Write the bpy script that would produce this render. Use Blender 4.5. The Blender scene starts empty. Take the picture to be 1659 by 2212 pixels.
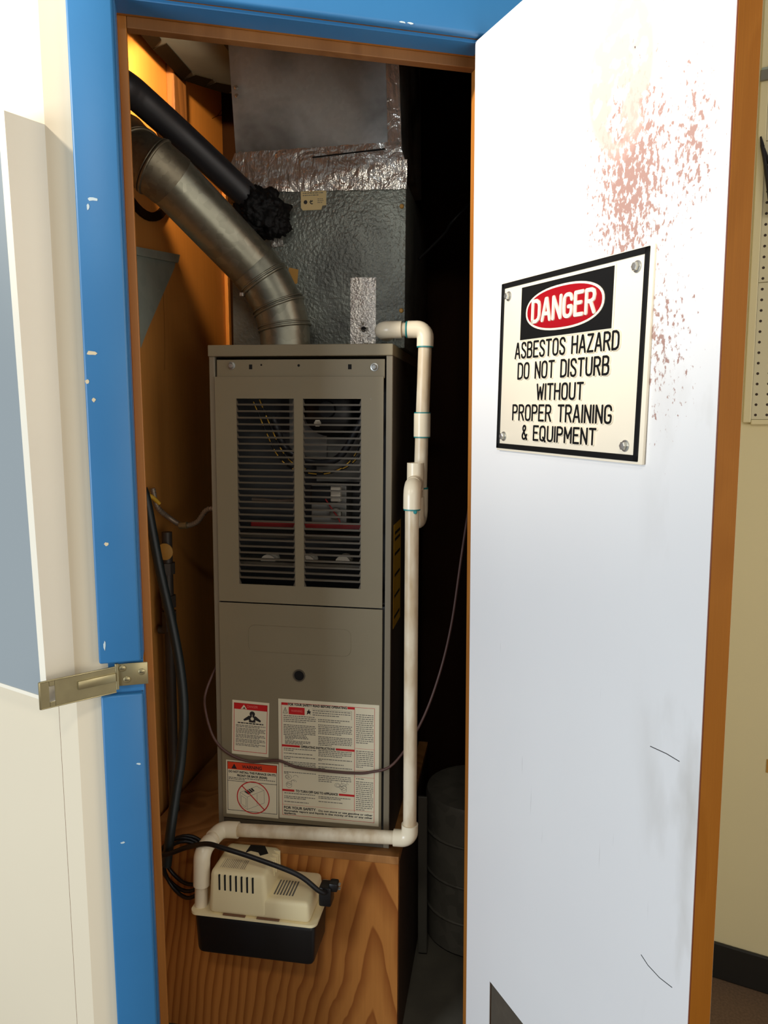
import bpy, bmesh, math, random
from mathutils import Vector, Matrix
random.seed(7)
SC = bpy.context.scene
COL = SC.collection
rad = math.radians

# ------------------------------------------------------------------ camera
cam_d = bpy.data.cameras.new('camera'); cam = bpy.data.objects.new('camera', cam_d); COL.objects.link(cam)
P, RO = rad(7.0), rad(.24)                       # looking 7 degrees down, tiny roll
fw = Vector((0, math.cos(P), -math.sin(P))); up = Vector((0, math.sin(P), math.cos(P))); rt = Vector((1, 0, 0))
r2 = rt*math.cos(RO) - up*math.sin(RO); u2 = up*math.cos(RO) + rt*math.sin(RO)
M = Matrix((r2, u2, -fw)).transposed().to_4x4(); M.translation = (0, 0, 1.52)
cam.matrix_world = M
cam_d.sensor_fit = 'VERTICAL'; cam_d.sensor_height = 24.0; cam_d.lens = 24.0*1660/2212
cam_d.clip_start = .02
SC.camera = cam

# ------------------------------------------------------------------ light and exposure
world = bpy.data.worlds.new('world'); SC.world = world; world.use_nodes = True
bg = world.node_tree.nodes['Background']
bg.inputs['Color'].default_value = (.93, .96, 1.0, 1); bg.inputs['Strength'].default_value = .175
def spot(name, loc, target, power, angle, blend, size, color):
    d = bpy.data.lights.new(name, 'SPOT'); d.energy = power; d.spot_size = rad(angle); d.spot_blend = blend
    d.shadow_soft_size = size; d.color = color
    o = bpy.data.objects.new(name, d); COL.objects.link(o); o.location = loc
    o.rotation_euler = (Vector(target)-Vector(loc)).to_track_quat('-Z', 'Y').to_euler(); return o
def area(name, loc, target, power, sx, sy, color):
    d = bpy.data.lights.new(name, 'AREA'); d.shape = 'RECTANGLE'; d.size = sx; d.size_y = sy; d.energy = power; d.color = color
    o = bpy.data.objects.new(name, d); COL.objects.link(o); o.location = loc
    o.rotation_euler = (Vector(target)-Vector(loc)).to_track_quat('-Z', 'Y').to_euler(); return o
spot('clerestory_daylight', (-3.75, -1.42, 3.70), (-.1, 1.2, 2.95), 2600, 36, 1.0, .13, (1, .93, .83))
area('window_daylight', (-3.0, -.9, 1.2), (.3, 1.2, .9), 112, 1.5, 1.3, (.80, .90, 1.0))
area('room_fill', (1.7, -2.4, 1.0), (.0, 1.8, 1.5), 21, 1.4, 1.5, (1, .94, .84))  # unseen fill added to brighten the right wall and closet front
area('side_fill', (2.3, -.4, 1.7), (-.55, 1.3, 1.5), 26, 1.0, 1.3, (1, .94, .84))  # unseen fill from the right, added to lift the shaded whiteboard frame side
area('overhead_fill', (-.2, -1.0, 3.0), (-.2, -.6, 0), 20, .6, .3, (1, .95, .86))  # unseen overhead fill added to lift the shadow beside the whiteboard
def clip_lamp(name, loc, target, power):    # small warm work lamp clipped inside the closet
    return spot(name, loc, target, power, 62, .35, .02, (1, .66, .30))
def bulb(name, loc, power, size, color):
    d = bpy.data.lights.new(name, 'POINT'); d.energy = power; d.shadow_soft_size = size; d.color = color
    o = bpy.data.objects.new(name, d); COL.objects.link(o); o.location = loc; return o
SC.view_settings.view_transform = 'Standard'; SC.view_settings.look = 'None'
SC.view_settings.gamma = 1.0; SC.view_settings.use_curve_mapping = False; SC.view_settings.exposure = 0.0
SC.cycles.max_bounces = 8

# ------------------------------------------------------------------ frames: each wall, the door and the furnace stands at its own angle
class Frame:
    def __init__(s, o, deg, lean=0., shear=0.):
        a, l = rad(deg), rad(lean)
        x = Vector((math.cos(a), math.sin(a), 0)); y = Vector((-math.sin(a), math.cos(a), 0)); z = Vector((0, 0, 1))
        s.x = x*math.cos(l) - z*math.sin(l); s.z = z*math.cos(l) + x*math.sin(l); s.y = y; s.o = Vector(o)
        if shear: s.x = x*math.cos(rad(shear)) - z*math.sin(rad(shear)); s.z = z
    def w(s, p): return s.o + s.x*p[0] + s.y*p[1] + s.z*p[2]
    def mat(s, base):
        m = Matrix((s.x, s.y, s.z)).transposed().to_4x4(); m.translation = s.w(base); return m
W = Frame((0, 1.475, 0), 14.7)                   # door wall, y into the closet
F = Frame((0, 1.715, 0), -9.3, .62)              # furnace (leaning a little), closet inside
FU = Frame((0, 1.715, 0), -9.3)                  # closet walls: plumb
HW = W.w((.178, -.003, 0))
D = Frame(HW, -66.7)                             # open door: x from hinge to free edge, front -y
SW = W.w((-.573, 0, 0))
L = Frame(SW, -33)                               # left partition
R = Frame((.967, 1.914, 0), -28.4)               # far wall at the right

# ------------------------------------------------------------------ materials
def lin(v):
    v /= 255.; return v/12.92 if v <= .04045 else ((v+.055)/1.055)**2.4
def rgb(r, g, b, k=1.): return (lin(r)*k, lin(g)*k, lin(b)*k, 1)
class NT:
    def __init__(s, name):
        s.m = bpy.data.materials.new(name); s.m.use_nodes = True; s.t = s.m.node_tree; s.b = s.t.nodes['Principled BSDF']
    def n(s, typ, **kw):
        o = s.t.nodes.new(typ)
        for k, v in kw.items():
            if k in o.inputs.keys() if isinstance(k, str) else False: s.put(o.inputs[k], v)
            else: setattr(o, k, v)
        return o
    def put(s, sock, v):
        if isinstance(v, bpy.types.NodeSocket): s.t.links.new(v, sock)
        else: sock.default_value = v
    def co(s, scale=(1, 1, 1), loc=(0, 0, 0), rot=(0, 0, 0)):
        if not hasattr(s, 'tc'): s.tc = s.t.nodes.new('ShaderNodeTexCoord')
        mp = s.t.nodes.new('ShaderNodeMapping'); s.t.links.new(s.tc.outputs['Object'], mp.inputs[0])
        mp.inputs['Scale'].default_value = scale; mp.inputs['Location'].default_value = loc; mp.inputs['Rotation'].default_value = rot
        return mp.outputs[0]
    def noise(s, scale, detail=3, co=None, rough=.5, dist=0.):
        o = s.t.nodes.new('ShaderNodeTexNoise'); s.put(o.inputs['Vector'], co if co is not None else s.co())
        o.inputs['Scale'].default_value = scale; o.inputs['Detail'].default_value = detail; o.inputs['Roughness'].default_value = rough
        o.inputs['Distortion'].default_value = dist; return o.outputs['Fac']
    def voro(s, scale, co=None, feat='F1', out='Color'):
        o = s.t.nodes.new('ShaderNodeTexVoronoi'); o.feature = feat; s.put(o.inputs['Vector'], co if co is not None else s.co())
        o.inputs['Scale'].default_value = scale; return o.outputs[out]
    def ramp(s, fac, stops, interp='LINEAR'):
        o = s.t.nodes.new('ShaderNodeValToRGB'); o.color_ramp.interpolation = interp; e = o.color_ramp.elements
        while len(e) < len(stops): e.new(.5)
        for i, (p, c) in enumerate(stops): e[i].position = p; e[i].color = c if len(c) == 4 else (*c, 1)
        s.put(o.inputs[0], fac); return o.outputs[0]
    def mix(s, fac, a, b, blend='MIX'):
        o = s.t.nodes.new('ShaderNodeMix'); o.data_type = 'RGBA'; o.blend_type = blend
        s.put(o.inputs[0], fac); s.put(o.inputs[6], a); s.put(o.inputs[7], b); return o.outputs[2]
    def math(s, op, a, b=0., c=0., clamp=False):
        o = s.t.nodes.new('ShaderNodeMath'); o.operation = op; o.use_clamp = clamp
        s.put(o.inputs[0], a); s.put(o.inputs[1], b); s.put(o.inputs[2], c); return o.outputs[0]
    def xyz(s):
        o = s.t.nodes.new('ShaderNodeSeparateXYZ'); s.t.links.new(s.co(), o.inputs[0]); return o.outputs
    def blob(s, cx, cz, rx, rz):                 # soft elliptical spot in object x/z, 1 inside to 0 at the rim
        x, _, z = s.xyz()
        a = s.math('DIVIDE', s.math('SUBTRACT', x, cx), rx); b = s.math('DIVIDE', s.math('SUBTRACT', z, cz), rz)
        d = s.math('SQRT', s.math('ADD', s.math('MULTIPLY', a, a), s.math('MULTIPLY', b, b)))
        return s.math('SUBTRACT', 1., d, clamp=True)
    def fin(s, col=None, rough=.5, metal=0., bump=None, bstr=.3, bdist=.002, spec=None):
        if col is not None: s.put(s.b.inputs['Base Color'], col)
        s.put(s.b.inputs['Roughness'], rough); s.put(s.b.inputs['Metallic'], metal)
        if spec is not None: s.b.inputs['Specular IOR Level'].default_value = spec
        if bump is not None:
            o = s.t.nodes.new('ShaderNodeBump'); o.inputs['Strength'].default_value = bstr; o.inputs['Distance'].default_value = bdist
            s.put(o.inputs['Height'], bump); s.t.links.new(o.outputs[0], s.b.inputs['Normal'])
        return s.m
def plain(name, c, rough=.5, metal=0., var=.12, scale=9., spec=None):
    t = NT(name); a = tuple(v*(1-var) for v in c[:3])+(1,); b = tuple(min(1, v*(1+var)) for v in c[:3])+(1,)
    return t.fin(t.mix(t.noise(scale, 4), a, b), rough, metal, spec=spec)
def wood(name, dark, light, sx=1., rings=26., rough=.5, stain=None, sz=1., spec=None):
    t = NT(name)
    n = t.noise(1.0, 2, t.co((3.2*sx, 3.2*sx, .62*sz)), .45, .35)
    band = t.math('FRACT', t.math('MULTIPLY', n, rings))
    band = t.math('SMOOTH_MIN', band, t.math('MULTIPLY', t.math('SUBTRACT', 1., band), 3.2), .15)
    fine = t.noise(1.0, 4, t.co((160*sx, 160*sx, 6)))
    col = t.mix(t.math('MULTIPLY', band, 1.15, clamp=True), dark, light)
    col = t.mix(t.math('MULTIPLY', fine, .35), col, tuple(v*.55 for v in dark[:3])+(1,))
    if stain: col = t.mix(t.ramp(t.noise(2.2, 3), [(.45, (0, 0, 0)), (.75, (.8, .8, .8))]), col, stain)
    return t.fin(col, rough, bump=fine, bstr=.08, spec=spec)
def galv(name, c0, c1, rough=.42, cell=55., tex=0., metal=.85, smut=None):
    t = NT(name)
    v = t.voro(cell, t.co()); sp = t.math('MULTIPLY', v, 1.)
    n = t.noise(3.5, 5)
    f = t.math('ADD', t.math('MULTIPLY', sp, .45), t.math('MULTIPLY', n, .6))
    col = t.mix(f, c0, c1)
    if smut: col = t.mix(t.ramp(t.noise(4.5, 4, dist=.4), [(.45, (0, 0, 0)), (.66, (.85, .85, .85))]), col, smut)
    rg = t.math('ADD', t.math('MULTIPLY', n, .25), rough-.12)
    return t.fin(col, rg, metal, bump=(t.noise(150, 2, rough=.4) if tex else t.noise(30, 3)), bstr=tex if tex else .05, bdist=.003)

m_white = None
M_wallL = plain('cream_wall_paint', rgb(224, 210, 182), .55, var=.03, scale=3)
M_cream = plain('cream_trim_paint', rgb(240, 230, 208), .45, var=.04, scale=5)
M_wallR = plain('olive_cream_wall', rgb(216, 204, 164), .6, var=.03, scale=3)
t = NT('blue_gloss_paint')
bl = t.mix(t.noise(6, 4), rgb(44, 107, 156), rgb(51, 116, 165))
M_blue = t.fin(bl, .42, bump=t.noise(60, 3), bstr=.06)
M_chip = plain('bare_paint_chip', rgb(214, 196, 160), .7)
M_chipw = plain('pale_paint_chip', rgb(188, 202, 204), .7)
M_jamb = wood('varnished_jamb', rgb(158, 96, 32), rgb(176, 112, 42), 2., 6, .5)
M_jambd = wood('dark_stop_wood', rgb(128, 80, 34), rgb(146, 96, 48), 2., 6, .55)
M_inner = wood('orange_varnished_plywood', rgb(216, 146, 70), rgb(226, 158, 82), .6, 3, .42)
M_innerd = wood('brown_shaded_plywood', rgb(38, 22, 12), rgb(50, 30, 17), .6, 5, .85, spec=.06)
M_stud = wood('rough_stud', rgb(120, 78, 40), rgb(160, 108, 60), 3, 12, .6)
t = NT('fir_plywood')                            # arched rotary-cut grain with its peak near the right edge
x, y_, z = t.xyz()
dx = t.math('ABSOLUTE', t.math('SUBTRACT', x, .25))
wv = t.math('ADD', t.math('ADD', z, t.math('MULTIPLY', t.math('POWER', dx, 1.3), 9.)), t.math('MULTIPLY', t.noise(1., 3, t.co((6, 6, 2.2)), .5, .7), .42))
sw = t.math('FRACT', t.math('MULTIPLY', wv, 5.2))
sw = t.math('MINIMUM', sw, t.math('MULTIPLY', t.math('SUBTRACT', 1., sw), 9.))
fi = t.noise(1., 4, t.co((170, 170, 7)))
cp = t.mix(t.ramp(sw, [(.35, (0, 0, 0)), (.9, (1, 1, 1))]), rgb(190, 124, 58), rgb(146, 82, 30))
M_ply = t.fin(t.mix(t.math('MULTIPLY', fi, .3), cp, rgb(110, 60, 20)), .42, bump=fi, bstr=.06)
M_plytop = wood('fir_plywood_top', rgb(150, 98, 48), rgb(190, 134, 76), 1.2, 12, .5)
M_plyside = plain('dark_plywood_side', rgb(70, 46, 24), .6, var=.2)
M_edge = wood('maple_edge_veneer', rgb(150, 90, 18), rgb(158, 97, 24), 3, 3, .6, sz=6, spec=.2)
M_edgeline = plain('edge_glue_line', rgb(110, 52, 24), .5)
M_carpet = plain('brown_carpet', rgb(96, 74, 54), .95, var=.5, scale=160)
M_floor = plain('dark_grey_concrete', rgb(104, 98, 84), .8, var=.3, scale=14)
M_rubber = plain('black_rubber_base', rgb(30, 29, 27), .45)
M_black = plain('black_plastic', rgb(16, 15, 15), .42, var=.1)
M_blackmatte = plain('black_foam_insulation', rgb(36, 36, 39), .42, var=.15)
M_lump = NT('black_mastic'); M_lump = M_lump.fin(rgb(10, 9, 9), .6, bump=M_lump.noise(60, 5), bstr=.9, bdist=.006, spec=.25)
M_dark = plain('dark_void', rgb(8, 7, 6), .9)
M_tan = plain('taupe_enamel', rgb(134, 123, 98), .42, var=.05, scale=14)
M_tanedge = plain('taupe_enamel_flange', rgb(132, 122, 102), .4, var=.05)
M_tandark = plain('taupe_slat', rgb(84, 76, 62), .45, var=.06)
M_side = plain('dark_cabinet_side', rgb(66, 56, 44), .6, var=.25)  # casing sheets, darker than the front enamel
M_galv = galv('galvanised_flue', rgb(104, 102, 88), rgb(164, 162, 144), .38, 60)
M_galvdull = galv('dull_galvanised_elbow', rgb(84, 78, 64), rgb(140, 132, 112), .48, 90)
M_plen = galv('hammered_galvanised', rgb(122, 127, 119), rgb(150, 155, 145), .42, 8, tex=.85, metal=.55, smut=rgb(88, 89, 84))
M_trunk = galv('stained_galvanised', rgb(182, 190, 190), rgb(204, 212, 210), .5, 120, metal=.2, smut=rgb(84, 82, 76))
M_brack = galv('pale_galvanised', rgb(136, 146, 136), rgb(170, 178, 164), .5, 40, metal=.1)
t = NT('crinkled_foil_tape')
h = t.math('ADD', t.noise(130, 3, t.co((1, 1, .35))), t.math('MULTIPLY', t.noise(22, 4, dist=1.2), 2.2))
M_foil = t.fin(t.mix(t.noise(14, 3), rgb(186, 180, 168), rgb(236, 230, 218)), .18, .72, bump=h, bstr=.6, bdist=.005)
t = NT('fine_foil_patch')
M_foil2 = t.fin(t.mix(t.noise(14, 3), rgb(206, 200, 188), rgb(244, 240, 230)), .2, .7, bump=t.math('ADD', t.noise(210, 3), t.math('MULTIPLY', t.noise(45, 3, dist=1.), 1.5)), bstr=.7, bdist=.004)
M_duct = plain('dark_wrapped_duct', rgb(80, 88, 98), .9, var=.4, scale=9, spec=.03)
M_ductedge = plain('black_duct_wrap', rgb(22, 20, 18), .8, var=.3, spec=.05)
t = NT('aged_pvc')
M_pvc = t.fin(t.mix(t.ramp(t.noise(9, 5, t.co((3, 3, 1))), [(.4, (0, 0, 0)), (.72, (1, 1, 1))]), rgb(226, 212, 184), rgb(186, 158, 118)), .36)
M_pvcf = plain('white_pvc_fitting', rgb(234, 221, 192), .3, var=.04)
M_teal = plain('teal_pvc_cement', rgb(24, 128, 128), .5)
M_pump = plain('ivory_plastic', rgb(240, 224, 178), .38, var=.03)
M_slit = plain('rust_slit', rgb(120, 84, 58), .7)
M_zinc = plain('zinc_screw', rgb(196, 196, 190), .32, .8)
M_brass = plain('tarnished_brass_steel', rgb(168, 156, 118), .36, .75, var=.22, scale=30)
M_sign = plain('cream_sign_plastic', rgb(238, 226, 202), .4, var=.02)
M_signk = plain('black_sign_enamel', rgb(9, 9, 9), .6, spec=.25)
M_red = plain('red_sign_enamel', rgb(160, 6, 22), .5, spec=.25)
M_paper = plain('label_paper', rgb(226, 216, 186), .5, var=.02)
M_ink = plain('label_ink', rgb(34, 32, 32), .6)
M_grey = plain('label_fine_print', rgb(108, 104, 94), .6)
M_lred = plain('label_red', rgb(200, 28, 30), .5)
M_lorange = plain('label_orange', rgb(222, 66, 30), .5)
M_lpale = plain('label_pale_red', rgb(232, 130, 120), .5)
M_old = plain('yellowed_sticker', rgb(206, 186, 134), .6, var=.06)
M_amber = plain('amber_sticker', rgb(176, 130, 56), .6)
M_yellow = plain('yellow_guide_label', rgb(196, 150, 30), .6)
M_cable = plain('brown_cable', rgb(86, 58, 50), .5)
M_hose = plain('dark_green_hose', rgb(26, 34, 34), .45)
M_conduit = plain('flexible_metal_conduit', rgb(150, 134, 116), .45, .5)
M_wirey = plain('yellow_wire_stripe', rgb(226, 178, 70), .5)
M_wirek = plain('black_wire', rgb(20, 19, 18), .5)
M_inside = plain('dark_sheet_steel', rgb(78, 78, 78), .5, .3, var=.15)
M_insidel = plain('grey_sheet_steel', rgb(124, 122, 116), .5, .3, var=.12)
M_ceram = plain('pale_ceramic', rgb(216, 206, 186), .6)
M_wirer = plain('red_wire', rgb(150, 26, 22), .5)
M_board = plain('grey_whiteboard', rgb(150, 157, 158), .3, var=.03, scale=2)
M_gap = plain('dark_red_gap', rgb(86, 34, 28), .7)
M_gas = plain('dark_gas_pipe', rgb(70, 62, 54), .5, .4)
M_drum = galv('dark_duct_drum', rgb(96, 92, 82), rgb(138, 132, 118), .5, 30, metal=.3)
M_flex = plain('dull_tape_band', rgb(120, 116, 104), .45, .5)
M_iron = plain('black_iron', rgb(28, 24, 24), .5, .3)

# painted inner face of the door: white with a brown-pink overspray of speckles and a few smudges
t = NT('white_door_paint')
nz = t.noise(105, 3, t.co((1.25, 1, .8), rot=(0, .35, 0)), .62)
m1 = t.blob(.435, 1.845, .17, .30); m2 = t.blob(.545, 1.86, .085, .20); m3 = t.blob(.50, 1.62, .13, .24)
mk = t.math('MAXIMUM', t.math('MAXIMUM', m1, t.math('MULTIPLY', m2, .85)), t.math('MULTIPLY', m3, .72))
thr = t.math('SUBTRACT', .76, t.math('MULTIPLY', mk, .40))
sp = t.math('MULTIPLY', t.math('SUBTRACT', nz, thr), 14., clamp=True)
sp = t.math('MULTIPLY', sp, t.math('MULTIPLY', mk, 8., clamp=True))
base = t.mix(t.noise(2.5, 3), rgb(226, 224, 222), rgb(234, 233, 230))
col = t.mix(sp, base, rgb(168, 134, 124))
bl = t.math('MULTIPLY', t.math('MULTIPLY', t.blob(.405, 2.0, .085, .13), 4., clamp=True), t.ramp(t.noise(26, 4), [(.35, (0, 0, 0)), (.5, (1, 1, 1))]))
col = t.mix(t.math('MULTIPLY', bl, .9), col, rgb(208, 172, 160))
x, _, z = t.xyz()
edge = t.math('MULTIPLY', t.math('SUBTRACT', x, .47), 7., clamp=True)
sm = t.math('MULTIPLY', t.math('MULTIPLY', t.ramp(t.noise(7, 5, t.co((1.6, 1, .5))), [(.52, (0, 0, 0)), (.72, (1, 1, 1))]), edge), .5)
col = t.mix(sm, col, rgb(150, 140, 120))
scr = t.math('MULTIPLY', t.ramp(t.noise(1, 2, t.co((230, 1, 7), rot=(0, .12, 0))), [(.71, (0, 0, 0)), (.74, (1, 1, 1))]), t.math('MULTIPLY', t.ramp(t.noise(3, 2), [(.5, (0, 0, 0)), (.6, (1, 1, 1))]), .35))
col = t.mix(scr, col, rgb(120, 112, 104))
M_door = t.fin(col, .38)
# perforated hardboard: dark holes on a one-inch grid (fine relief)
t = NT('perforated_hardboard')
x, _, z = t.xyz()
def cell(v): return t.math('SUBTRACT', t.math('FRACT', t.math('DIVIDE', v, .0254)), .5)
a, b = cell(x), cell(z)
hole = t.math('LESS_THAN', t.math('ADD', t.math('MULTIPLY', a, a), t.math('MULTIPLY', b, b)), .017)
M_peg = t.fin(t.mix(hole, rgb(206, 198, 168), rgb(46, 28, 16)), .6)
M_grille = plain('dull_dark_grille', rgb(76, 68, 56), .7, var=.25, scale=60)

# ------------------------------------------------------------------ mesh building
BASE = {}                                         # where each thing's own origin lies in its frame
class MB:
    def __init__(s): s.v = []; s.f = []
    def add(s, vs, fs):
        k = len(s.v); s.v += [tuple(v) for v in vs]; s.f += [tuple(i+k for i in f) for f in fs]; return s
    def box(s, x0, x1, y0, y1, z0, z1):
        return s.add([(x, y, z) for z in (z0, z1) for y in (y0, y1) for x in (x0, x1)],
                     [(0, 2, 3, 1), (4, 5, 7, 6), (0, 1, 5, 4), (2, 6, 7, 3), (0, 4, 6, 2), (1, 3, 7, 5)])
    def bev(s, x0, x1, y0, y1, z0, z1, r=.004, seg=2, top=(0, 0), bot=(0, 0)):
        """box with rounded edges; top / bot: inset of the upper / lower face in x and y"""
        bm = bmesh.new(); bmesh.ops.create_cube(bm, size=1)
        for v in bm.verts:
            ins = top if v.co.z > 0 else bot
            v.co = Vector(((x0+x1)/2 + v.co.x*(x1-x0-2*ins[0]), (y0+y1)/2 + v.co.y*(y1-y0-2*ins[1]), (z0+z1)/2 + v.co.z*(z1-z0)))
        bmesh.ops.bevel(bm, geom=bm.edges[:], offset=r, segments=seg, affect='EDGES', profile=.5)
        return s.bm(bm)
    def bm(s, bm):
        bm.verts.index_update(); s.add([v.co[:] for v in bm.verts], [[v.index for v in f.verts] for f in bm.faces]); bm.free(); return s
    def prism(s, pts, y0, y1):                   # outline in x/z (any order), from y0 to y1
        n = len(pts); a = sum(pts[i][0]*pts[(i+1) % n][1]-pts[(i+1) % n][0]*pts[i][1] for i in range(n))
        if a < 0: pts = pts[::-1]
        return s.add([(p[0], y0, p[1]) for p in pts]+[(p[0], y1, p[1]) for p in pts],
                     [tuple(range(n)), tuple(range(2*n-1, n-1, -1))]+[(i, i+n, (i+1) % n+n, (i+1) % n) for i in range(n)])
    def prismz(s, pts, z0, z1):                  # outline in x/y, from z0 to z1
        n = len(pts); a = sum(pts[i][0]*pts[(i+1) % n][1]-pts[(i+1) % n][0]*pts[i][1] for i in range(n))
        if a < 0: pts = pts[::-1]
        return s.add([(p[0], p[1], z0) for p in pts]+[(p[0], p[1], z1) for p in pts],
                     [tuple(range(n-1, -1, -1)), tuple(range(n, 2*n))]+[(i, (i+1) % n, (i+1) % n+n, i+n) for i in range(n)])
    def hexa(s, a, b):                           # two matching quads joined
        return s.add(list(a)+list(b), [(0, 1, 2, 3), (7, 6, 5, 4)]+[(i, i+4, (i+1) % 4+4, (i+1) % 4) for i in range(4)])
    def tube(s, pts, r, seg=14, caps=True, closed=False, r_end=None):
        p = [Vector(q) for q in pts]; n = len(p); rings = []
        t0 = (p[1]-p[0]).normalized(); ax = t0.orthogonal().normalized()
        for i in range(n):
            a = p[i]-p[i-1] if (i or closed) else p[1]-p[0]; b = p[(i+1) % n]-p[i] if (i < n-1 or closed) else a
            a = a.normalized(); b = b.normalized(); t = (a+b).normalized()
            ax = (ax-t*ax.dot(t)).normalized(); bi = t.cross(ax); k = 1/max(.55, t.dot(a))
            ri = r if r_end is None else r+(r_end-r)*i/(n-1)
            m = (b-a); m = m-t*m.dot(t); m = m.normalized() if m.length > 1e-5 else None
            ring = []
            for j in range(seg):
                an = 2*math.pi*j/seg; o = ax*math.cos(an)*ri+bi*math.sin(an)*ri
                if m: o = o+m*o.dot(m)*(k-1)
                ring.append(p[i]+o)
            rings.append(ring)
        vs = [v for ring in rings for v in ring]; fs = []
        for i in range(n if closed else n-1):
            for j in range(seg):
                i2 = (i+1) % n; fs.append((i*seg+j, i*seg+(j+1) % seg, i2*seg+(j+1) % seg, i2*seg+j))
        if caps and not closed: fs += [tuple(range(seg-1, -1, -1)), tuple((n-1)*seg+j for j in range(seg))]
        return s.add(vs, fs)
    def lathe(s, prof, c, axis='y', seg=20):     # prof: (radius, height) along the axis, through the point c
        vs = []; fs = []; n = len(prof)
        for r, h in prof:
            for j in range(seg):
                a = 2*math.pi*j/seg; q = (r*math.cos(a), r*math.sin(a))
                vs.append({'y': (c[0]+q[0], c[1]+h, c[2]+q[1]), 'z': (c[0]+q[0], c[1]+q[1], c[2]+h), 'x': (c[0]+h, c[1]+q[0], c[2]+q[1])}[axis])
        for i in range(n-1):
            for j in range(seg): fs.append((i*seg+j, i*seg+(j+1) % seg, (i+1)*seg+(j+1) % seg, (i+1)*seg+j))
        fs += [tuple(range(seg)), tuple((n-1)*seg+j for j in range(seg))]
        return s.add(vs, fs)
    def ring(s, c, r0, r1, y0, y1, sx=1., seg=32):   # flat ring in x/z
        vs = []
        for rr, y in ((r0, y0), (r1, y0), (r1, y1), (r0, y1)):
            vs += [(c[0]+rr*sx*math.cos(2*math.pi*j/seg), y, c[1]+rr*math.sin(2*math.pi*j/seg)) for j in range(seg)]
        return s.add(vs, [(a*seg+j, a*seg+(j+1) % seg, ((a+1) % 4)*seg+(j+1) % seg, ((a+1) % 4)*seg+j) for a in range(4) for j in range(seg)])
    def stroke(s, pts, w, y0, y1, draft=0.):     # ribbon with round ends in x/z, raised from y1 (back) to y0 (front)
        for i, ((ax, az), (bx, bz)) in enumerate(zip(pts, pts[1:])):
            d = Vector((bx-ax, bz-az)); s.k = (getattr(s, 'k', 0)+1) % 7; yf = y0-.00003*s.k   # never two faces in one plane
            if d.length < 1e-9: continue
            ang = math.atan2(d.y, d.x); k = 6; fr = []; bk = []
            for e, (cx, cz) in ((1, (bx, bz)), (-1, (ax, az))):
                for q in range(k+1):
                    an = ang+(-math.pi/2+math.pi*q/k if e > 0 else math.pi/2+math.pi*q/k)
                    fr.append((cx+math.cos(an)*w/2, yf, cz+math.sin(an)*w/2)); bk.append((cx+math.cos(an)*(w/2+draft), y1, cz+math.sin(an)*(w/2+draft)))
            n = len(fr); s.add(fr+bk, [tuple(range(n)), tuple(range(2*n-1, n-1, -1))]+[(i, i+n, (i+1) % n+n, (i+1) % n) for i in range(n)])
        return s
    def build(s, name, mat, parent=None, smooth=None, frame=None, base=(0, 0, 0)):
        me = bpy.data.meshes.new(name)
        if parent is not None: b = BASE[parent.name]; vs = [(v[0]-b[0], v[1]-b[1], v[2]-b[2]) for v in s.v]
        else: vs = [(v[0]-base[0], v[1]-base[1], v[2]-base[2]) for v in s.v]
        me.from_pydata(vs, [], s.f); me.materials.append(mat)
        bm = bmesh.new(); bm.from_mesh(me); bmesh.ops.recalc_face_normals(bm, faces=bm.faces); bm.to_mesh(me); bm.free()
        if smooth:
            me.shade_smooth(); me.set_sharp_from_angle(angle=rad(smooth))
        o = bpy.data.objects.new(name, me); COL.objects.link(o)
        if parent is not None: o.parent = parent; BASE[o.name] = BASE[parent.name]
        else:
            o.matrix_world = (frame or Frame((0, 0, 0), 0)).mat(base); BASE[o.name] = tuple(base)
        return o
def tag(o, label=None, cat=None, group=None, kind=None):
    for k, v in (('label', label), ('category', cat), ('group', group), ('kind', kind)):
        if v: o[k] = v
    return o
def thing(name, frame, base, label, cat, group=None):
    o = bpy.data.objects.new(name, None); COL.objects.link(o); o.empty_display_size = .05
    o.matrix_world = frame.mat(base); BASE[o.name] = tuple(base); return tag(o, label, cat, group)
def part(mb, name, mat, parent, smooth=None, label=None, kind=None):
    o = mb.build(name, mat, parent, smooth); return tag(o, label, kind=kind)
def struct(mb, name, mat, frame=None, base=(0, 0, 0), smooth=None, label=None):
    o = mb.build(name, mat, None, smooth, frame, base); return tag(o, label, kind='structure')
def spline(pts, n=8):                            # Catmull-Rom through the points
    p = [Vector(q) for q in pts]; p = [p[0]*2-p[1]]+p+[p[-1]*2-p[-2]]; out = []
    for i in range(1, len(p)-2):
        for k in range(n):
            t = k/n; a, b, c, d = p[i-1:i+3]
            out.append(((2*b)+(c-a)*t+(2*a-5*b+4*c-d)*t*t+(3*b-a-3*c+d)*t*t*t)*.5)
    return out+[p[-2]]
def bend(a, c, b, r, n=7):                       # a to b round the corner c with radius r
    a, c, b = Vector(a), Vector(c), Vector(b); u, v = (a-c).normalized(), (b-c).normalized()
    th = u.angle(v); d = r/math.tan(th/2); p0, p1 = c+u*d, c+v*d; o = c+(u+v).normalized()*(r/math.sin(th/2))
    q0, q1 = p0-o, p1-o; w = q0.angle(q1); out = [a] if (a-p0).length > 1e-4 else []
    for k in range(n+1):
        f = k/n; out.append(o+(q0*math.sin((1-f)*w)+q1*math.sin(f*w))/math.sin(w))
    return out+([b] if (b-p1).length > 1e-4 else [])
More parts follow.
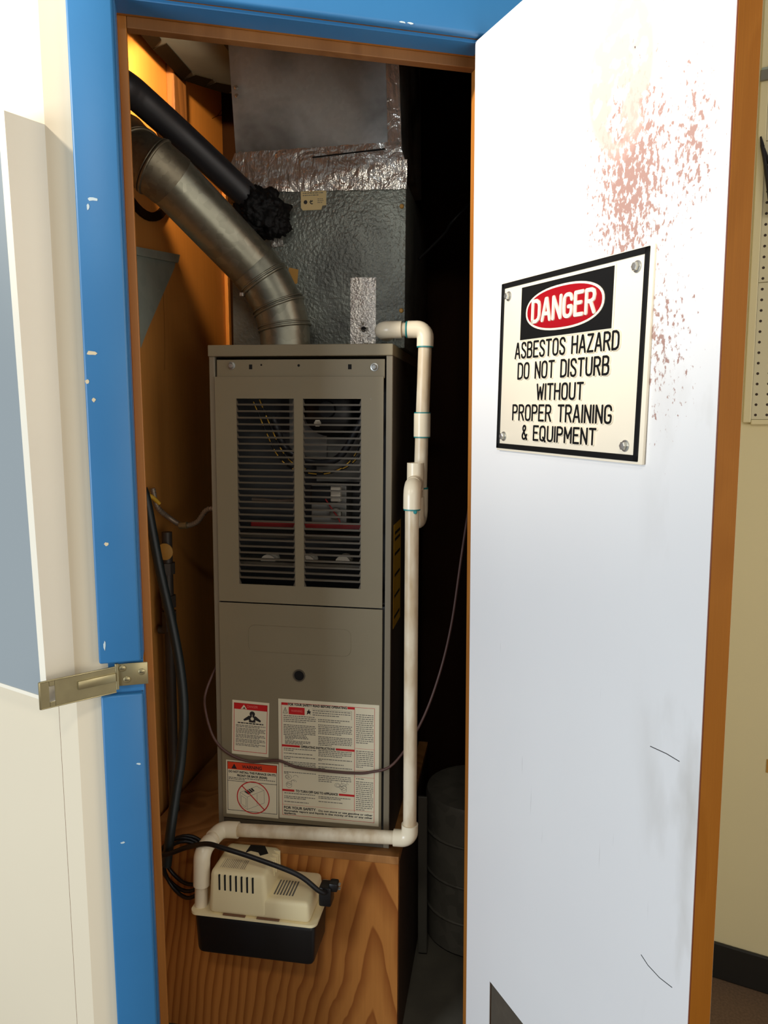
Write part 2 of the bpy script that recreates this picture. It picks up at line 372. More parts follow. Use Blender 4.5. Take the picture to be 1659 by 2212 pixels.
def text_mb(body, x, z, h, width=None, y=0., align='L', bold=0., th=.0002, mb=None, slope=0.):
    """lettering of cap height h in the plane y, baseline at z, optionally squeezed to a width"""
    cu = bpy.data.curves.new('t', 'FONT'); cu.body = body; cu.size = 1.; cu.offset = bold; cu.resolution_u = 3
    o = bpy.data.objects.new('t', cu); COL.objects.link(o)
    dg = bpy.context.evaluated_depsgraph_get(); me = bpy.data.meshes.new_from_object(o.evaluated_get(dg))
    xs = [v.co.x for v in me.vertices]; x0, x1 = min(xs), max(xs); k = h/.70; kx = k if width is None else width/(x1-x0)
    wd = (x1-x0)*kx; ox = x-(0 if align == 'L' else wd/2)
    mb = mb or MB()
    mb.add([(ox+(v.co.x-x0)*kx, y, z+v.co.y*k+slope*(ox+(v.co.x-x0)*kx-x)) for v in me.vertices], [tuple(p.vertices) for p in me.polygons])
    bpy.data.objects.remove(o); bpy.data.curves.remove(cu); bpy.data.meshes.remove(me); return mb
def fine_lines(mb, x0, x1, zs, h, y, last=.6):   # illegible fine print: rows of word-long dashes
    for i, z in enumerate(zs):
        x = x0; end = x1 if i < len(zs)-1 else x0+(x1-x0)*last
        while x < end-.002:
            w = min(random.uniform(.0025, .0085), end-x); mb.add([(x, y, z), (x+w, y, z), (x+w, y, z+h), (x, y, z+h)], [(0, 1, 2, 3)]); x += w+.0012
    return mb
def quad(mb, x0, x1, z0, z1, y): return mb.add([(x0, y, z0), (x1, y, z0), (x1, y, z1), (x0, y, z1)], [(0, 1, 2, 3)])
def border(mb, x0, x1, z0, z1, w, y):
    for a in ((x0, x1, z0, z0+w), (x0, x1, z1-w, z1), (x0, x0+w, z0+w, z1-w), (x1-w, x1, z0+w, z1-w)): quad(mb, *a, y)
    return mb
GL = {'A': [[(0, 0), (.24, 1), (.30, 1), (.54, 0)], [(.085, .3), (.455, .3)]],
 'B': [[(0, 0), (0, 1), (.3, 1), (.44, .92), (.46, .78), (.42, .62), (.3, .54), (0, .54)], [(.3, .54), (.46, .45), (.5, .27), (.46, .08), (.32, 0), (0, 0)]],
 'D': [[(0, 0), (0, 1), (.28, 1), (.45, .9), (.5, .74), (.5, .26), (.45, .1), (.28, 0), (0, 0)]],
 'E': [[(.46, 1), (0, 1), (0, 0), (.46, 0)], [(0, .53), (.36, .53)]],
 'G': [[(.5, .76), (.46, .92), (.34, 1), (.16, 1), (.04, .92), (0, .78), (0, .22), (.04, .08), (.16, 0), (.34, 0), (.46, .08), (.5, .24), (.5, .44), (.3, .44)]],
 'H': [[(0, 0), (0, 1)], [(.5, 0), (.5, 1)], [(0, .53), (.5, .53)]], 'I': [[(0, 0), (0, 1)]],
 'M': [[(0, 0), (0, 1), (.3, .3), (.6, 1), (.6, 0)]], 'N': [[(0, 0), (0, 1), (.5, 0), (.5, 1)]],
 'O': [[(0, .24), (.04, .08), (.16, 0), (.34, 0), (.46, .08), (.5, .24), (.5, .76), (.46, .92), (.34, 1), (.16, 1), (.04, .92), (0, .76), (0, .24)]],
 'P': [[(0, 0), (0, 1), (.3, 1), (.45, .92), (.49, .76), (.45, .58), (.3, .5), (0, .5)]],
 'R': [[(0, 0), (0, 1), (.3, 1), (.45, .92), (.49, .76), (.45, .58), (.3, .5), (0, .5)], [(.26, .5), (.5, 0)]],
 'S': [[(.47, .8), (.42, .94), (.3, 1), (.16, 1), (.04, .93), (.01, .77), (.06, .62), (.42, .40), (.48, .24), (.44, .08), (.32, 0), (.16, 0), (.04, .07), (0, .2)]],
 'T': [[(0, 1), (.5, 1)], [(.25, 1), (.25, 0)]], 'U': [[(0, 1), (0, .22), (.05, .07), (.16, 0), (.34, 0), (.45, .07), (.5, .22), (.5, 1)]],
 'W': [[(0, 1), (.15, 0), (.33, .8), (.51, 0), (.66, 1)]], 'Z': [[(0, 1), (.48, 1), (0, 0), (.48, 0)]],
 '&': [[(.52, 0), (.1, .68), (.08, .84), (.14, .97), (.24, 1), (.34, .95), (.37, .83), (.32, .7), (.06, .38), (.02, .2), (.08, .04), (.22, 0), (.38, .07), (.5, .34)]]}
def rounded(pts):                                # soften the bends of a curved stroke
    n = len(pts); closed = pts[0] == pts[-1]; out = [] if closed else [pts[0]]
    for i in range(n-1):
        (ax, az), (bx, bz) = pts[i], pts[i+1]
        out += [(ax*.75+bx*.25, az*.75+bz*.25), (ax*.25+bx*.75, az*.25+bz*.75)]
    return out+([out[0]] if closed else [pts[-1]])
for g in 'OSGU&': GL[g] = [rounded(st) if len(st) > 6 else st for st in GL[g]]
GL['Q'] = GL['O']+[[(.3, .22), (.54, -.06)]]
def engraved(lines, w, y0, y1, draft=0., grow=0.):
    """lines: (text, x0, x1, z base, z cap); stroke letters fitted to that box"""
    mb = MB()
    for body, x0, x1, z0, z1 in lines:
        gap, sp = .24, .52; tot = -gap
        for ch in body: tot += (sp if ch == ' ' else max(p[0] for st in GL[ch] for p in st)+gap)
        kx, kz = (x1-x0-w)/tot, z1-z0-w; x = x0+w/2
        for ch in body:
            if ch == ' ': x += sp*kx; continue
            for st in GL[ch]: mb.stroke([(x+p[0]*kx, z0+w/2+p[1]*kz) for p in st], w+grow, y0, y1, draft)
            x += (max(p[0] for st in GL[ch] for p in st)+gap)*kx
    return mb

# ================================================================== the setting
FL = Frame((0, 0, 0), 0)
struct(MB().box(-3.2, 3.4, -2.5, 4.4, -.06, -.012), 'floor', M_carpet, FL)
mb = MB(); mb.prismz([W.w(p)[:2] for p in ((-.62, .10, 0), (.40, .10, 0))]+[FU.w(p)[:2] for p in ((.43, .68, 0), (-.63, .68, 0))], -.012, -.008)
struct(mb, 'floor_closet', M_floor, FL)
# door wall, in pieces round the opening
struct(MB().prismz([(-.573, 0), (-.460, 0), (-.460, .10), (-.633, .10)], 0, 2.75), 'wall_front_left', M_wallL, W)
struct(MB().box(.228, .55, 0, .10, 0, 2.75), 'wall_front_right', M_wallL, W)
struct(MB().box(-.460, .228, 0, .10, 2.235, 2.75), 'wall_front_top', M_wallL, W)
# left partition, its end turned to the closet
struct(MB().box(-1.6, 0, 0, .04, 0, 2.75), 'wall_left', M_wallL, L)
struct(MB().box(-.0540, -.0533, -.0003, .001, 0, 1.03), 'trim_wall_seam', M_slit, L)
# far wall on the right with its rubber base
struct(MB().box(-.15, 1.6, 0, .05, 0, 2.75), 'wall_right', M_wallR, R)
mb = MB(); mb.bev(-.15, 1.5, -.010, 0, -.011, .093, .004); struct(mb, 'baseboard_right', M_rubber, R)
# closet walls and ceiling
struct(MB().box(-.622, -.602, -.36, .66, 0, 2.75), 'wall_closet_left', M_inner, FU)
struct(MB().box(-.622, .42, .66, .68, 0, 2.75), 'wall_closet_back', M_innerd, FU)  # shade of the back wall put into its colour as dark brown
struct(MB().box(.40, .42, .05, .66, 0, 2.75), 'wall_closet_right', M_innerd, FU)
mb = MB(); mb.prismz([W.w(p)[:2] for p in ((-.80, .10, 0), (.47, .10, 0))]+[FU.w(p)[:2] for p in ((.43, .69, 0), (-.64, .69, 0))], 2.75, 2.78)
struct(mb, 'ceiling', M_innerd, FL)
struct(MB().bev(-.602, -.580, .268, .345, 2.12, 2.75, .003), 'trim_wall_stud', M_stud, FU)
struct(MB().bev(-.602, -.590, .640, .66, 1.0, 2.3, .002), 'trim_corner_batten', M_inner, FU)
mb = MB(); mb.prismz([W.w((.53, .05, 0))[:2], W.w((.55, .0, 0))[:2], R.w((-.15, 0, 0))[:2], R.w((-.15, .05, 0))[:2]], -.012, 2.75); struct(mb, 'wall_return', M_wallR, FL)
# wooden jamb: rabbet and stop on both sides and above
J = M_jamb
struct(MB().box(-.470, -.4565, .0, .115, 0, 2.223), 'trim_jamb_left', M_jamb, W)
struct(MB().bev(-.4565, -.4409, .057, .079, 0, 2.2095, .0015), 'trim_stop_left', M_jamb, W)
struct(MB().box(-.4565, .2160, .0, .115, 2.2095, 2.223), 'trim_jamb_top', M_jamb, W)
struct(MB().bev(-.4409, .2020, .057, .079, 2.190, 2.2095, .0015), 'trim_stop_top', M_jambd, W)
struct(MB().box(.2160, .228, .0, .115, 0, 2.223), 'trim_jamb_right', M_jamb, W)
struct(MB().bev(.2020, .2160, .057, .079, 0, 2.2095, .0015), 'trim_stop_right', M_jamb, W)
# blue casing; cut away at the hasp, and the painted outer half of the rabbet
a = struct(MB().bev(-.5295, -.4580, -.020, 0, 1.0868, 2.215, .004, 3).box(-.4585, -.4555, -.002, .047, 1.0868, 2.2095), 'trim_casing_upper', M_blue, W, smooth=40)
b = struct(MB().bev(-.5295, -.4580, -.020, 0, 0, 1.0272, .004, 3).box(-.4585, -.4555, -.002, .047, 0, 1.0272), 'trim_casing_lower', M_blue, W, smooth=40)
c = struct(MB().bev(-.5295, .285, -.020, 0, 2.2135, 2.315, .007, 4).box(-.4565, .1935, -.002, .047, 2.2075, 2.2135), 'trim_casing_top', M_blue, W, smooth=40)
struct(MB().box(-.516, -.4555, -.004, .002, 1.0272, 1.0868), 'trim_casing_notch', M_blue, W)
struct(MB().box(.2080, .285, -.020, 0, 0, 2.2135), 'trim_casing_right', M_blue, W)
def chip(par, x, z, w, h, mat, y=-.0204):
    n = 9; mb = MB().prism([(x+w/2*math.cos(2*math.pi*i/n)*random.uniform(.6, 1.15), z+h/2*math.sin(2*math.pi*i/n)*random.uniform(.5, 1.2)) for i in range(n)], y, -.0199)
    part(mb, 'paint_chip', mat, par)
for px in ((-0.5033, -0.0200, 1.8817),): chip(a, px[0], px[2], .022, .007, M_chipw)
for px in ((-0.5104, -0.0200, 1.8687),): chip(a, px[0], px[2], .005, .016, M_chipw)
for px in ((-0.5159, -0.0200, 1.6304),): chip(a, px[0], px[2], .019, .009, M_chip)
for px in ((-0.5248, -0.0200, 1.5831), (-0.5167, -0.0200, 1.5520), (-0.5072, -0.0200, 1.3020)): chip(a, px[0], px[2], .008, .008, M_chip)
for px in ((-0.5185, -0.0200, 1.1205),): chip(a, px[0], px[2], .004, .02, M_chipw)
for px in ((0.0322, -0.0200, 2.2146), (0.0468, -0.0200, 2.2147)): chip(c, px[0], px[2]+.004, .014, .004, M_chipw)
for px in ((-0.5035, -0.0200, 0.7470), (-0.4698, -0.0200, 0.8947)): chip(b, px[0], px[2], .009, .004, M_chipw)

# the open door: hinged at the right jamb, a return-air cut-out low in it
door = struct(MB(), 'door_1', M_door, D, label='open white door with rust-brown speckles and a danger sign')
ZT, T = 2.209, .0415
bm = MB()
cx0, cx1, cz0, cz1 = .094, .52, .10, .385
for (x0, x1, z0, z1) in ((0, cx0, .012, ZT), (cx1, .607, .012, ZT), (cx0, cx1, cz1, ZT), (cx0, cx1, .012, cz0)):
    bm.box(x0, x1, 0, .0015, z0, z1)
part(bm, 'inner_face', M_door, door)
bm = MB()
for (x0, x1, z0, z1) in ((.001, cx0, .012, ZT-.001), (cx1, .606, .012, ZT-.001), (cx0, cx1, cz1, ZT-.001), (cx0, cx1, .012, cz0)):
    bm.box(x0, x1, .0015, T-.0015, z0, z1)
part(bm, 'core', M_plyside, door)
bm = MB()
for (x0, x1, z0, z1) in ((0, cx0, .012, ZT), (cx1, .607, .012, ZT), (cx0, cx1, cz1, ZT), (cx0, cx1, .012, cz0)):
    bm.box(x0, x1, T-.0015, T, z0, z1)
part(bm, 'outer_face', M_wallL, door)
part(MB().box(.606, .6085, .0022, T-.0018, .012, ZT), 'edge_strip', M_edge, door, label='orange-brown veneered free edge')
part(MB().box(.6055, .6080, .0008, .0022, .012, ZT), 'edge_line', M_edgeline, door)
part(MB().box(cx0-.004, cx1+.004, .0045, .0065, cz0-.004, cz1+.004), 'return_grille', M_grille, door, label='dark panel in the low cut-out')
for pts in ([(0.5144, -0.0000, 0.7327), (0.5292, -0.0000, 0.7261), (0.5527, -0.0000, 0.7232), (0.5768, -0.0000, 0.7257)], [(0.5163, 0.0000, 1.0550), (0.5477, -0.0000, 1.0570), (0.5718, -0.0000, 1.0559)], [(0.4354, -0.0000, 2.0212), (0.4355, 0.0000, 2.0188)]):
    part(MB().tube([(p[0], -.0002, p[2]) for p in pts], .0006, 5), 'scratch', M_iron, door)

# ================================================================== things on the left
# framed whiteboard on the partition
wb = thing('whiteboard', L, (-.5, 0, 1.03), 'grey whiteboard in a cream wooden frame left of the blue door trim', 'whiteboard')
part(MB().hexa([(-.0172, -.0555, 1.0315), (0, -.0555, 1.0315), (0, 0, 1.0315), (-.0172, 0, 1.0315)],
               [(-.0180, -.0700, 2.000), (0, -.0700, 2.000), (0, 0, 2.000), (-.0180, 0, 2.000)]), 'frame_stile', M_cream, wb)
part(MB().hexa([(-1.2, -.0555, 1.0315), (-1.183, -.0555, 1.0315), (-1.183, 0, 1.0315), (-1.2, 0, 1.0315)],
               [(-1.2, -.0700, 2.000), (-1.183, -.0700, 2.000), (-1.183, 0, 2.000), (-1.2, 0, 2.000)]), 'frame_stile', M_cream, wb)
part(MB().box(-1.183, -.0180, -.0700, 0, 1.983, 2.000), 'frame_rail', M_cream, wb)
part(MB().box(-1.183, -.0172, -.0535, 0, 1.0315, 1.0385), 'frame_rail', M_cream, wb)
part(MB().hexa([(-1.183, -.0525, 1.0385), (-.0205, -.0525, 1.0385), (-.0205, 0, 1.0385), (-1.183, 0, 1.0385)],
               [(-1.183, -.0665, 1.983), (-.0210, -.0665, 1.983), (-.0210, 0, 1.983), (-1.183, 0, 1.983)]), 'writing_panel', M_board, wb)
part(MB().hexa([(-.0205, -.0500, 1.0385), (-.0172, -.0500, 1.0385), (-.0172, 0, 1.0385), (-.0205, 0, 1.0385)],
               [(-.0212, -.0640, 1.983), (-.0180, -.0640, 1.983), (-.0180, 0, 1.983), (-.0212, 0, 1.983)]), 'edge_gap', M_gap, wb)
# hasp
Hs = Frame(W.w((-.5, -.016, 1.05)), 39.7)
hp = thing('hasp', W, (-.475, -.014, 1.062), 'brassy steel hasp screwed in the notch of the blue trim, strap swung open', 'hasp')
mb = MB().bev(-.4985, -.4475, -.0155, -.012, 1.0425, 1.0835, .0012)
part(mb, 'screw_plate', M_brass, hp, 40)
for px in ((-0.4912, -0.0155, 1.0750), (-0.4842, -0.0155, 1.0537), (-0.4582, -0.0155, 1.0660)):
    s = part(MB().lathe([(.0062, 0), (.0058, -.0012), (.0035, -.0022), (.0006, -.0024)], (px[0], -.0155, px[2]), 'y', 16), 'screw', M_brass, hp, 40)
    part(MB().box(px[0]-.0035, px[0]+.0035, -.0182, -.0175, px[2]-.0005, px[2]+.0005), 'screw_slot', M_iron, s)
part(MB().tube([(-.5005, -.0165, 1.038), (-.5005, -.0165, 1.085)], .0034, 12), 'hinge_pin', M_brass, hp, 40)
st = part(MB(), 'strap', M_brass, hp)
def hs(q): return tuple(Wl(Hs.w(q)))
def Wl(p): p = p-W.o; return Vector((p.dot(W.x), p.dot(W.y), p.dot(W.z)))
def strap_plate(x0, x1, z0, z1, y0, y1):
    m = MB().bev(x0, x1, y0, y1, z0, z1, .0009, 2); m.v = [hs(v) for v in m.v]; return m
for i, (x0, x1, z0, z1) in enumerate(((-.132, -.117, -.0170, .0295), (-.117, -.108, -.0170, -.0075), (-.117, -.108, .0195, .0295), (-.108, -.003, -.0165, .0300))):
    part(strap_plate(x0, x1, z0, z1, -.0012, .0012), 'strap_plate', M_brass, st)
part(strap_plate(-.070, -.004, .0035, .0185, -.0048, -.0008), 'strap_rib', M_brass, st, 40)
part(strap_plate(-.132, -.003, .0285, .0308, -.0024, .0020), 'strap_rim', M_brass, st, 40)
part(strap_plate(-.132, -.003, -.0180, -.0158, -.0024, .0020), 'strap_rim', M_brass, st, 40)
part(strap_plate(-.134, -.131, -.0175, .0300, -.0024, .0020), 'strap_rim', M_brass, st, 40)

# ================================================================== danger sign on the door
SG = Frame(D.w((.2975, 0, 1.606)), -66.7, shear=2.2)
sg = thing('hazard_sign', SG, (0, 0, 0), 'cream asbestos danger sign with black border and red oval bolted on the door', 'sign')
part(MB().bev(-.1900, .1915, -.0055, 0, -.1495, .1480, .0015), 'board', M_sign, sg, 40)
mb = MB(); X0, X1, Z0, Z1, w = -.1885, .1835, -.1455, .1460, .0088
for a4 in ((X0, X1, Z0, Z0+w), (X0, X1, Z1-w, Z1), (X0, X0+w, Z0, Z1), (X1-w, X1, Z0, Z1)): mb.bev(a4[0], a4[1], -.0076, -.0050, a4[2], a4[3], .0006, 1)
part(mb, 'border', M_signk, sg, label='raised black border')
part(MB().bev(-.1235, .1170, -.0072, -.0050, .0410, .1335, .0008, 1), 'header_base', M_sign, sg)
hd = part(MB().box(-.1215, .1145, -.0082, -.0065, .0432, .1310), 'header_panel', M_signk, sg, label='black header panel')
def oval(rx, rz, n=48, p=2.3):
    return [(-.0035+rx*math.copysign(abs(math.cos(2*math.pi*i/n))**(2/p), math.cos(2*math.pi*i/n)), .0868+rz*math.copysign(abs(math.sin(2*math.pi*i/n))**(2/p), math.sin(2*math.pi*i/n))) for i in range(n)]
part(MB().prism(oval(.1015, .0352), -.0092, -.0080), 'oval_rim', M_sign, hd)
part(MB().prism(oval(.0965, .0318), -.0097, -.0080), 'oval_field', M_red, hd, label='red oval')
dl = [('DANGER', -.0860, .0800, .0672, .1062)]
part(engraved(dl, .0058, -.0114, -.0095, .0006), 'lettering', M_sign, hd, label='raised cream word on the red oval')
ln = [('ASBESTOS HAZARD', -.1355, .1345, .0112, .0395), ('DO NOT DISTURB', -.1245, .1160, -.0240, .0050), ('WITHOUT', -.0650, .0590, -.0595, -.0318),
      ('PROPER TRAINING', -.1365, .1270, -.0947, -.0662), ('& EQUIPMENT', -.1050, .0940, -.1275, -.1010)]
part(engraved(ln, .0035, -.0080, -.0054, .0010, .0012), 'letter_relief', M_sign, sg)
part(engraved(ln, .0035, -.0088, -.0079), 'lettering', M_signk, sg, label='raised black lettering in five lines')
for x, z in ((-.166, .1225), (.160, .1225), (-.166, -.1235), (.156, -.1245)):
    s = part(MB().lathe([(.0085, 0), (.0085, -.0012), (.0060, -.0016), (.0060, -.0016)], (x, -.0055, z), 'y', 16), 'washer', M_zinc, sg, 40)
    part(MB().lathe([(.0062, 0), (.0062, -.0052), (.0048, -.0062), (.0006, -.0064)], (x, -.0067, z), 'y', 6), 'bolt_head', M_zinc, s)

# ================================================================== right: perforated board, hook and tag
pb = thing('pegboard', R, (.3, 0, 1.51), 'cream perforated hardboard on the far wall right of the door edge', 'pegboard')
part(MB().box(-.052, 1.0, -.007, 0, 1.512, 1.8425), 'panel', M_peg, pb)
part(MB().box(-.052, 1.0, -.007, 0, 1.8445, 2.172), 'panel', M_peg, pb)
part(MB().box(-.052, 1.0, -.007, 0, 2.174, 2.70), 'panel', M_peg, pb)
part(MB().bev(-.0705, -.0525, -.012, 0, 1.504, 2.70, .002), 'frame_stile', M_wallR, pb)
part(MB().bev(-.0525, 1.0, -.012, 0, 1.499, 1.511, .002), 'frame_rail', M_wallR, pb)
hk = thing('snips', R, (-.045, -.015, 2.10), 'black handled tool hanging on the perforated board, right edge of the photo', 'tool')
p = [(-0.0606, -0.0000, 2.1624), (-0.0531, -0.0000, 2.1326), (-0.0462, -0.0000, 2.0942), (-0.0364, 0.0000, 2.0394), (-0.0261, -0.0000, 1.9952)]
part(MB().tube([(q[0], -.018, q[2]) for q in p], .0036, 8, r_end=.0062), 'handle', M_iron, hk, 40)
p = [(-0.0574, -0.0000, 2.1577), (-0.0447, 0.0000, 2.1238), (-0.0296, -0.0000, 2.1003), (-0.0121, -0.0000, 2.0681)]
part(MB().tube([(q[0], -.016, q[2]) for q in p], .0032, 8, r_end=.0058), 'handle', M_iron, hk, 40)
p = [(-0.0636, 0.0000, 2.1820), (-0.0584, -0.0000, 2.1578)]
part(MB().tube([(q[0], -.017, q[2]) for q in p], .002, 8, r_end=.005), 'blade', M_iron, hk, 40)
q = (-0.0616, 0.0000, 2.3201)
hb = thing('tool_blade', R, (q[0], -.012, q[2]), 'grey steel blade end on the perforated board above the black tool', 'tool')
part(MB().bev(q[0]-.010, q[0]+.09, -.021, -.0135, q[2]-.013, q[2]+.012, .002), 'blade', M_flex, hb)
part(MB().bev(q[0]-.008, q[0]+.09, -.023, -.0130, q[2]+.010, q[2]+.016, .002), 'spine', M_brack, hb)
q = (0.0330, -0.0000, 0.6183)
tag(MB().bev(q[0]-.006, q[0]+.05, -.0015, 0, q[2]-.018, q[2]+.018, .0005).build('sticky_note', M_amber, None, None, R, (q[0], 0, q[2])), 'small yellow note stuck low on the far right wall', 'note')

# ================================================================== furnace platform
pf = thing('furnace_platform', F, (-.28, .2, 0), 'plywood platform with swirling grain carrying the furnace', 'platform')
part(MB().bev(-.596, .031, -.0305, .62, .484, .5035, .0015), 'top_panel', M_plytop, pf)
part(MB().box(-.596, .0300, -.0285, -.0115, -.006, .484), 'front_panel', M_ply, pf, label='plywood front with arched grain')
part(MB().box(.0125, .0310, -.0115, .62, -.006, .484), 'side_panel', M_plyside, pf)

# dark checks in the orange plywood
lw = bpy.data.objects['wall_closet_left']
for pts, wd in (([(-0.6020, 0.5783, 2.3947), (-0.6020, 0.6241, 2.4191), (-0.6020, 0.7116, 2.4551), (-0.6020, 0.7450, 2.4686)], .0016), ([(-0.6020, 0.6241, 2.4191), (-0.6020, 0.6564, 2.4469), (-0.6020, 0.7461, 2.4828)], .0012), ([(-0.6020, 0.7229, 2.3452), (-0.6020, 0.6814, 2.2774), (-0.6020, 0.6625, 2.2364)], .0012), ([(-0.6020, 0.2049, 1.8551), (-0.6020, 0.2039, 1.7836), (-0.6020, 0.2010, 1.6902), (-0.6020, 0.1941, 1.6429)], .0012), ([(-0.6020, 0.4524, 2.0395), (-0.6020, 0.4550, 2.0312)], .006), ([(-0.6020, 0.6573, 2.4113), (-0.6020, 0.6611, 2.4099)], .005)):
    mb = MB()
    for (xa, ya, za), (xb, yb, zb) in zip(pts, pts[1:]):
        d = Vector((yb-ya, zb-za)).normalized()*wd/2
        mb.add([(-.6016, ya+d.y, za-d.x), (-.6016, ya-d.y, za+d.x), (-.6016, yb-d.y, zb+d.x), (-.6016, yb+d.y, zb-d.x)], [(0, 1, 2, 3)])
    part(mb, 'wood_crack', M_innerd, lw)

# ================================================================== the furnace
fu = thing('furnace', F, (-.209, .30, .5045), 'tall taupe gas furnace with louvred upper door and warning labels', 'furnace')
X0, X1, ZB, ZC = -.4205, .0030, .5045, 1.660
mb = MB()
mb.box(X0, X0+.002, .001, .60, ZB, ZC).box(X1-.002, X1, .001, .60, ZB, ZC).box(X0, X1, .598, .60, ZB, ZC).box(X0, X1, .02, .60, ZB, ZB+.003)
part(mb, 'casing', M_side, fu, label='brown side casing')
part(MB().bev(X0, X0+.0135, -.0005, .012, ZB, ZC-.004, .0015), 'front_flange', M_tanedge, fu)
part(MB().bev(X1-.0140, X1, -.0005, .012, ZB, ZC-.004, .0015), 'front_flange', M_tanedge, fu)
part(MB().bev(X0-.001, X1+.001, -.005, .60, 1.6550, 1.6805, .002), 'top_cap', M_tan, fu)
part(MB().box(X0+.0135, X1-.014, .012, .014, ZB, 1.655), 'inner_front', M_inside, fu)
# recessed strip under the cap
rs = part(MB().bev(-.4025, -.0145, .0005, .004, 1.606, 1.6480, .001), 'control_strip', M_tan, fu)
for px in ((-0.3670, 0.0000, 1.6345), (-0.0375, -0.0000, 1.6302)):
    s = part(MB().lathe([(.0088, 0), (.0088, -.0014), (.0062, -.0018), (.0060, -.0060), (.0045, -.0078), (.0012, -.0080)], (px[0], .0005, px[2]), 'y', 20), 'screw', M_zinc, rs, 40)
for x, z, w, h in ((-.3218, 1.6318, .0075, .0105), (-.0930, 1.6312, .0080, .0110)): part(MB().box(x-w/2, x+w/2, .0001, .002, z-h/2, z+h/2), 'square_hole', M_dark, rs)
for x, z, r in ((-.2968, 1.6360, .0022), (-.2098, 1.6345, .0030)): part(MB().lathe([(r, 0), (r*.5, -.0003)], (x, .0004, z), 'y', 12), 'round_hole', M_dark, rs)
# upper door with two banks of stamped louvres
ZU0, ZU1, YF = 1.0885, 1.6095, -.0045
ud = part(MB(), 'upper_door', M_tan, fu)
mb = MB()
xl0, xl1, xr0, xr1, lz0, lz1 = -.3555, -.2202, -.1992, -.0662, 1.1312, 1.5608
for (x0, x1, z0, z1) in ((-.4062, xl0, ZU0, ZU1), (xl1, xr0, lz0, lz1), (xr1, -.0162, ZU0, ZU1), (xl0, xr1, lz1, ZU1), (xl0, xr1, ZU0, lz0)): mb.box(x0, x1, YF, -.001, z0, z1)
part(mb, 'door_sheet', M_tan, ud)
NL = 29; pit = (lz1-lz0)/NL
for x0, x1 in ((xl0, xl1), (xr0, xr1)):
    for i in range(NL):
        z = lz1-(i+1)*pit
        if i < NL-1:
            m = MB().hexa([(x0, YF, z-.0008), (x1, YF, z-.0008), (x1, YF, z+.0034), (x0, YF, z+.0034)],
                          [(x0+.003, .0050, z+.0012), (x1-.003, .0050, z+.0012), (x1-.003, .0050, z+.0030), (x0+.003, .0050, z+.0030)])
            part(m, 'louvre_slat', M_tandark, ud)
    mb = MB()
    for i in range(NL):
        zt = lz1-i*pit
        for s, xe in ((1, x0), (-1, x1)): mb.prism([(xe, zt), (xe+s*.0050, zt-pit), (xe, zt-pit)], YF+.0003, -.001)
    part(mb, 'louvre_cheek', M_tandark, ud, kind='stuff')
for px in ((-0.1824, -0.0040, 1.4099),): part(MB().lathe([(.001, 0), (.0006, -.0004)], (-.0445, YF, 1.5605), 'y', 8), 'rivet', M_zinc, ud)
# lower door: embossed panel and sight hole
ld = part(MB().bev(-.4075, -.0155, YF, -.001, .5480, 1.0852, .001), 'lower_door', M_tan, fu)
def rrect(x0, x1, z0, z1, r, n=6):
    out = []
    for cx, cz, a in ((x1-r, z1-r, 0), (x0+r, z1-r, 90), (x0+r, z0+r, 180), (x1-r, z0+r, 270)):
        out += [(cx+r*math.cos(rad(a+90*k/n)), cz+r*math.sin(rad(a+90*k/n))) for k in range(n+1)]
    return out
part(MB().tube([(q[0], YF-.0001, q[1]) for q in rrect(-.3345, -.0890, .9705, 1.0345, .016)], .0007, 6, closed=True), 'embossed_bead', M_tan, ld, 60)
part(MB().ring((-.2125, .9180), .0118, .0148, YF-.0018, YF), 'sight_hole_rim', M_tandark, ld, 40)
part(MB().lathe([(.0118, 0), (.0100, -.0002)], (-.2125, YF-.0002, .9180), 'y', 20), 'sight_hole', M_dark, ld)
part(MB().bev(X0+.0135, X1-.014, .0, .012, ZB, .5440, .001), 'base_rail', M_tandark, fu)
# what shows behind the louvres
vb = part(MB().box(X0+.006, X1-.016, .150, .152, 1.09, 1.655).box(X0+.006, X1-.016, .014, .150, 1.093, 1.096), 'vestibule', M_inside, fu)
bpy.data.objects.remove([o for o in bpy.data.objects if o.name == 'inner_front'][0])
part(MB().box(X0+.0135, X1-.014, .012, .014, ZB, 1.088), 'inner_front', M_inside, fu)
q = (-0.2648, 0.1100, 1.4762); part(MB().bev(-.262, -.170, .10, .104, 1.405, 1.60, .001), 'baffle_plate', M_insidel, fu)
q = (-0.1312, 0.1000, 1.4230); part(MB().bev(-.20, -.06, .118, .122, 1.365, 1.47, .001), 'baffle_plate', M_insidel, fu)
q = (-0.1556, 0.0700, 1.5298); im = part(MB().lathe([(.062, .05), (.062, -.004), (.052, -.014), (.020, -.018), (.018, -.03), (.002, -.031)], (q[0], .07, q[2]+.008), 'y', 28), 'inducer_motor', M_black, fu, 40)
q = (-0.1794, 0.0500, 1.5062); part(MB().lathe([(.0085, 0), (.0085, -.004), (.0045, -.004), (.0042, -.001)], (q[0], .052, q[2]), 'y', 6), 'hex_nut', M_ceram, im)
for off in (0, .0145):
    p = [(a[0]+off, a[1], a[2]+off*.35) for a in [(-0.3294, 0.0400, 1.5543), (-0.3033, 0.0400, 1.4935), (-0.2749, 0.0400, 1.4347), (-0.2372, 0.0400, 1.4008), (-0.1730, 0.0400, 1.3890), (-0.1236, 0.0400, 1.4017), (-0.0910, 0.0400, 1.4320), (-0.0716, 0.0400, 1.4746)]]
    w = part(MB().tube(spline(p, 6), .0026, 8), 'wire', M_wirek, fu, 60)
    sp = spline(p, 10)
    for k in range(0, len(sp)-5, 6): part(MB().tube([(v[0], v[1]-.0016, v[2]) for v in sp[k:k+4]], .0015, 6), 'wire_stripe', M_wirey, w)
